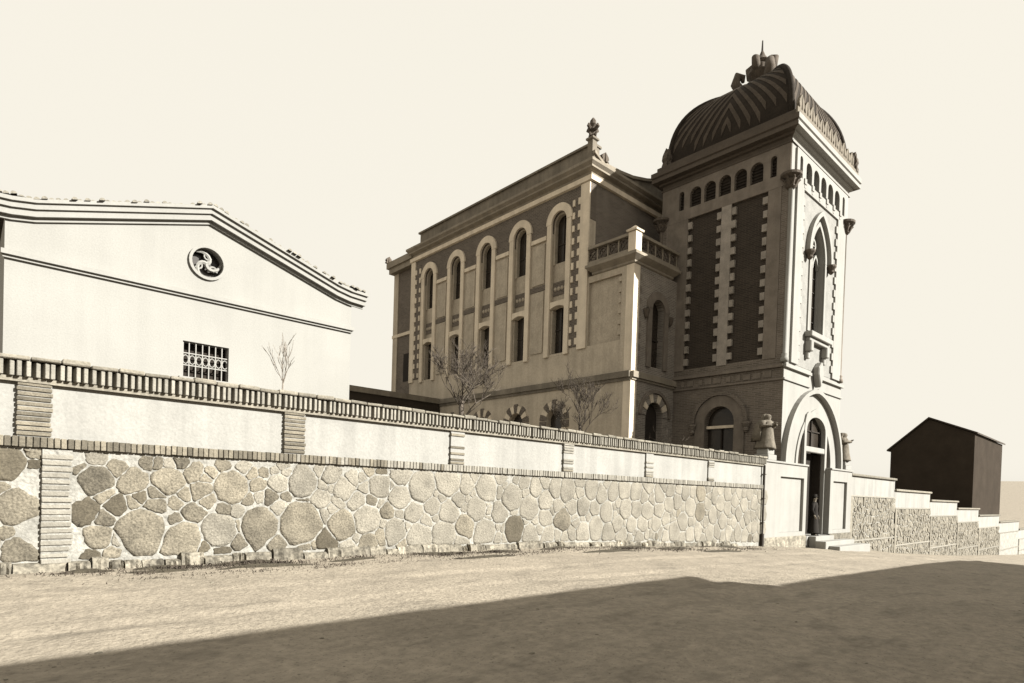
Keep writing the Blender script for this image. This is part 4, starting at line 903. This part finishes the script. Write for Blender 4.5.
# ------------------------------------------------------------------ skinned figures
def skin(name, verts, edges, rad, m, parent=None, sub=2):
    me = bpy.data.meshes.new(name); me.from_pydata(verts, edges, []); o = bpy.data.objects.new(name, me); COL.objects.link(o)
    sk = o.modifiers.new('skin', 'SKIN'); sk.use_smooth_shade = True
    for i, v in enumerate(me.skin_vertices[0].data if me.skin_vertices else []): pass
    if not me.skin_vertices:
        bm = bmesh.new(); bm.from_mesh(me); bm.verts.layers.skin.verify(); bm.to_mesh(me); bm.free()
    for i, v in enumerate(me.skin_vertices[0].data): v.radius = rad[i] if isinstance(rad[i], tuple) else (rad[i], rad[i])
    me.skin_vertices[0].data[0].use_root = True
    sb = o.modifiers.new('sub', 'SUBSURF'); sb.levels = sub; sb.render_levels = sub
    me.materials.append(M_[m])
    if parent: o.parent = parent
    return o
def figure(root, sc, loc, rz, mats, arms='side', wide=1.0):
    """standing adult 1.70 m at scale 1, facing -Y before turning; returns the continuous body"""
    V = []; E2 = []; Rr = []
    def v(p, r, link=None):
        V.append(p); Rr.append(r)
        if link is not None: E2.append((link, len(V) - 1))
        return len(V) - 1
    pel = v((0, 0, .92), (.15, .11)); wa = v((0, -.01, 1.08), (.135, .1), pel); chs = v((0, 0, 1.28), (.165, .115), wa); nk0 = v((0, .01, 1.42), (.075, .07), chs)
    nk = v((0, .0, 1.49), .055, nk0); hd0 = v((0, -.01, 1.555), (.07, .085), nk); hd1 = v((0, -.005, 1.63), (.075, .095), hd0); hd2 = v((0, .005, 1.685), (.05, .065), hd1)
    for s in (-1, 1):
        hip = v((s * .09, 0, .86), .095, pel); kn = v((s * .1, -.02, .49), .062, hip); an = v((s * .1, .01, .09), .042, kn); ft = v((s * .11, -.09, .045), (.04, .035), an); to_ = v((s * .115, -.17, .035), .03, ft)
        sh_ = v((s * .18, .0, 1.38), .065, chs)
        if arms == 'side': pts = [((s * .23, .02, 1.12), .046), ((s * .22, -.07, .88), .033), ((s * .215, -.1, .82), .036)]
        else: pts = [((s * .24, -.02, 1.13), .05), ((s * .12, -.2, 1.2), .036), ((s * .03, -.24, 1.26), .034)]
        q = sh_
        for p, r in pts: q = v(p, r, q)
        hx, hy, hz = pts[-1][0]; dv = Vector(pts[-1][0]) - Vector(pts[-2][0]); dv.normalize()
        sd_ = Vector((0, 1, 0)) if arms == 'side' else Vector((0, -1, .2))
        for fi, ln in enumerate((.075, .085, .08, .062)):
            b0 = Vector((hx, hy, hz)) + dv * .03 + sd_ * (fi - 1.5) * .02
            f1 = v(tuple(b0), .012, q); f2 = v(tuple(b0 + dv * ln * .55 + Vector((-s * .006, 0, 0))), .0095, f1); v(tuple(b0 + dv * ln + Vector((-s * .02, 0, 0))), .008, f2)
        th = v(tuple(Vector((hx, hy, hz)) - sd_ * .035 + dv * .01), .012, q); v(tuple(Vector((hx, hy, hz)) - sd_ * .055 + dv * .05), .009, th)
    body = skin('body', V, E2, Rr, mats['body'], root, 1)
    mw = Matrix.Translation(loc) @ Matrix.Rotation(rz, 4, 'Z') @ Matrix.Diagonal((sc * wide, sc * (wide if wide == 1 else wide * 1.35), sc, 1))
    body.matrix_world = mw
    def part(name, mb, m, smooth=True):
        o = mb.build(name, m, root, smooth=smooth); o.matrix_world = mw; return o
    # face: nose, brow/eye sockets, mouth, ears
    fc = MB().tube([(0, -.1, 1.64), (0, -.118, 1.605), (0, -.1, 1.595)], [.01, .016, .008], 6); part('nose', fc, mats['skin'])
    part('mouth', MB().box(-.025, .025, -.098, -.09, 1.566, 1.573), mats['dark'], False)
    for s in (-1, 1):
        part('eye', MB().lathe((s * .032, -.092, 1.625), [(.004, -.008), (.012, 0), (.004, .008)], 8), mats['dark'])
        part('ear', MB().lathe((s * .08, 0, 1.6), [(.006, -.03), (.018, -.005), (.016, .02), (.005, .032)], 8), mats['skin'])
    return part
def ellip(mb, rows, n=16):
    """stacked ellipses (rx, ry, cy, z)"""
    vs_ = [(rx * math.cos(2 * math.pi * k / n), cy + ry * math.sin(2 * math.pi * k / n), z) for rx, ry, cy, z in rows for k in range(n)]
    fs = [(i * n + k, i * n + (k + 1) % n, (i + 1) * n + (k + 1) % n, (i + 1) * n + k) for i in range(len(rows) - 1) for k in range(n)]
    fs.append(tuple((len(rows) - 1) * n + k for k in range(n))); return mb.add(vs_, fs)
per = thing('person', 'person in long dark clothes standing in the tower doorway', 'person')
part = figure(per, 1.0, (26.72, 10.5, -.025), .1, dict(body='skin', skin='skin', dark='cloth'))
rows = [(.27, .24, .02, .13), (.26, .22, .02, .3), (.22, .18, .01, .7), (.19, .15, 0, .95), (.17, .135, 0, 1.1), (.2, .145, 0, 1.3), (.19, .12, .01, 1.41), (.09, .085, .01, 1.47)]
part('coat', ellip(MB(), rows), 'cloth')
for s in (-1, 1):
    part('sleeve', MB().tube([(s * .17, .0, 1.4), (s * .24, .02, 1.12), (s * .225, -.06, .9)], [.085, .07, .058], 10), 'cloth')
    part('shoe', ellip(MB(), [(.001, .001, 0, 0)] + [(.055, .13, -.06, .0), (.055, .125, -.06, .05), (.045, .06, -.0, .11)], 10), 'shoe').location.x += s * .1
part('hair', ellip(MB(), [(.088, .09, .03, 1.58), (.09, .095, .022, 1.64), (.075, .085, .012, 1.7), (.02, .03, .01, 1.725)]), 'cloth')
part('hat', ellip(MB(), [(.14, .15, .0, 1.685), (.14, .15, .0, 1.695), (.09, .1, .0, 1.7), (.085, .095, .0, 1.78), (.05, .06, 0, 1.8)]), 'cloth')
for px, rz, lab in ((22.35, -.2, 'weathered stone statue of a veiled figure on the left gate pier'), (30.3, .25, 'weathered stone statue of a veiled figure on the right gate pier')):
    st = thing('statue', lab, 'statue', group='statues on the gate piers')
    part = figure(st, .76, (px, YW + .3, 3.42), rz, dict(body='statue', skin='statue', dark='statue'), arms='pray', wide=1.5)
    rows = [(.34, .27, .03, -.0), (.33, .26, .03, .1), (.27, .21, .02, .5), (.23, .18, .01, .9), (.19, .15, 0, 1.1), (.22, .155, 0, 1.3), (.2, .13, .01, 1.42), (.1, .09, .01, 1.48)]
    rb_ = MB(); n = 20
    vs_ = []
    for i, (rx, ry, cy, z) in enumerate(rows):
        for k in range(n):
            a = 2 * math.pi * k / n; f = 1 + (.07 * math.sin(a * 7 + 1) * (1 - z / 1.5))
            vs_.append((rx * f * math.cos(a), cy + ry * f * math.sin(a), z))
    rb_.add(vs_, [(i * n + k, i * n + (k + 1) % n, (i + 1) * n + (k + 1) % n, (i + 1) * n + k) for i in range(len(rows) - 1) for k in range(n)] + [tuple(range(n))[::-1]])
    part('robe', rb_, 'statue')
    for s in (-1, 1): part('sleeve', MB().tube([(s * .18, .0, 1.4), (s * .26, -.02, 1.12), (s * .1, -.2, 1.2)], [.09, .11, .07], 10), 'statue')
    part('hood', ellip(MB(), [(.13, .13, .03, 1.46), (.125, .135, .02, 1.56), (.115, .13, .012, 1.66), (.085, .1, .01, 1.73), (.03, .04, .01, 1.765)]), 'statue')
    vl = MB(); n = 14; rws = [(.12, 1.72, .02), (.135, 1.62, .03), (.16, 1.5, .05), (.24, 1.36, .06), (.3, 1.1, .08), (.33, .75, .09), (.35, .4, .1)]
    vs_ = []; 
    for r_, z_, cy in rws:
        for k in range(n + 1):
            a = math.pi * (-.12 + 1.24 * k / n); vs_.append((r_ * math.cos(a), cy + r_ * .85 * math.sin(a) , z_ + .02 * math.sin(k * 2.1)))
    o_ = len(vs_); vs_.append((0, .03, 1.79))
    fs = [(i * (n + 1) + k, i * (n + 1) + k + 1, (i + 1) * (n + 1) + k + 1, (i + 1) * (n + 1) + k) for i in range(len(rws) - 1) for k in range(n)] + [(k, o_, k + 1) for k in range(n)]
    vl.add(vs_, fs); ob = part('veil', vl, 'statue'); so = ob.modifiers.new('s', 'SOLIDIFY'); so.thickness = .03

# ------------------------------------------------------------------ small ground clutter
rr = random.Random(99)
mb = MB()
for _ in range(6500):
    x = rr.uniform(.2, 26); y = 10.25 - abs(rr.gauss(0, 1.0)) if rr.random() < .6 else rr.uniform(0, 10)
    r = min(.03, .005 * math.exp(abs(rr.gauss(0, .65)))); z = ground_z(x, y) - r * .15; n = 7; a0 = rr.random() * 6; el_ = rr.uniform(.6, 1); hh = rr.uniform(.35, .6)
    rad = [r * rr.uniform(.8, 1.2) for _k in range(n)]
    vs_ = [(x + rad[k] * f * math.cos(a0 + k * 6.2832 / n), y + rad[k] * f * el_ * math.sin(a0 + k * 6.2832 / n), z + r * hh * h_) for f, h_ in ((1, 0), (.88, .6)) for k in range(n)] + [(x, y, z + r * hh)]
    mb.add(vs_, [(k, (k + 1) % n, n + (k + 1) % n, n + k) for k in range(n)] + [(n + k, n + (k + 1) % n, 2 * n) for k in range(n)])
tag(mb.build('pebbles', 'pebble', smooth=True), 'scattered small stones on the earth street', 'pebbles', kind='stuff')
mb = MB()
def clump(x, y, n, h, sp):
    for _ in range(n):
        a = rr.uniform(0, 2 * math.pi); r = abs(rr.gauss(0, sp)); bx, by = x + r * math.cos(a) * 2.2, min(y + r * math.sin(a) * .7, 10.25); z = ground_z(bx, by)
        l = h * rr.uniform(.4, 1.1); an = rr.uniform(0, 2 * math.pi); t = rr.uniform(.2, 1.1); dx, dy = math.cos(an), math.sin(an); w_ = rr.uniform(.004, .01)
        mb.add([(bx - dy * w_, by + dx * w_, z - .01), (bx + dy * w_, by - dx * w_, z - .01), (bx + dx * l * t * .5, by + dy * l * t * .5, z + l * .7), (bx + dx * l * t, by + dy * l * t, z + l * .75)], [(0, 1, 2), (1, 3, 2)])
for x, y, n, h, sp in [(1.0 + .45 * q, 9.75 + .35 * math.sin(q * 2.3) - .12 * (q % 3), 40 + 60 * (q % 4 == 0), .045, .2) for q in range(44)] + [(1.3, 9.95, 60, .06, .12), (2.3, 9.85, 200, .07, .17), (3.2, 9.9, 260, .08, .2), (3.7, 9.8, 220, .07, .2), (1.8, 9.6, 80, .05, .16), (5.2, 9.9, 60, .06, .2), (6.8, 9.7, 200, .07, .3), (8.2, 9.75, 220, .07, .35), (10.4, 9.7, 90, .06, .3), (12.5, 9.5, 220, .07, .4), (14.4, 9.3, 200, .07, .4), (17, 9.2, 120, .06, .4), (4.2, 9.2, 80, .04, .3), (2.6, 9.3, 80, .04, .25), (19, 9.6, 60, .06, .3)]:
    clump(x, y, n, h, sp)
tag(mb.build('dry_weeds', 'weed'), 'low dry weeds and litter along the foot of the wall', 'weeds', kind='stuff')
# low spoil heaps along the wall foot
mb = MB()
for x, y, rx, ry, h in [(2.0, 9.7, .45, .1, .035), (3.5, 9.6, .75, .13, .04), (5.0, 9.75, .5, .1, .03), (7.6, 9.3, .9, .12, .03), (11.4, 9.2, 1.1, .15, .04), (16.2, 8.9, 1.3, .18, .04), (2.2, 9.98, .5, .12, .05), (3.3, 9.95, .7, .14, .06), (1.2, 9.9, .35, .1, .05), (6.9, 9.9, .8, .12, .05), (8.4, 9.85, .7, .12, .05), (12.8, 9.7, 1.0, .16, .06), (14.6, 9.6, .9, .16, .05), (10.2, 9.95, .6, .1, .05), (18, 9.7, .8, .15, .06)]:
    n = 14; vs_ = [(x, y, ground_z(x, y) + h)]
    for q, (f, hh) in enumerate(((.35, .85), (.7, .45), (1.0, -.15))):
        for k in range(n):
            a = 2 * math.pi * k / n; e = rr.uniform(.75, 1.2); xx = x + rx * f * e * math.cos(a); yy = y + ry * f * e * math.sin(a); vs_.append((xx, yy, ground_z(xx, yy) + h * hh * rr.uniform(.7, 1.2)))
    fs = [(0, 1 + k, 1 + (k + 1) % n) for k in range(n)] + [(1 + q * n + k, 1 + (q + 1) * n + k, 1 + (q + 1) * n + (k + 1) % n, 1 + q * n + (k + 1) % n) for q in range(2) for k in range(n)]
    mb.add(vs_, fs)
tag(mb.build('spoil_heaps', 'soil'), 'low heaps of dark earth along the foot of the wall', 'earth heaps', kind='stuff')
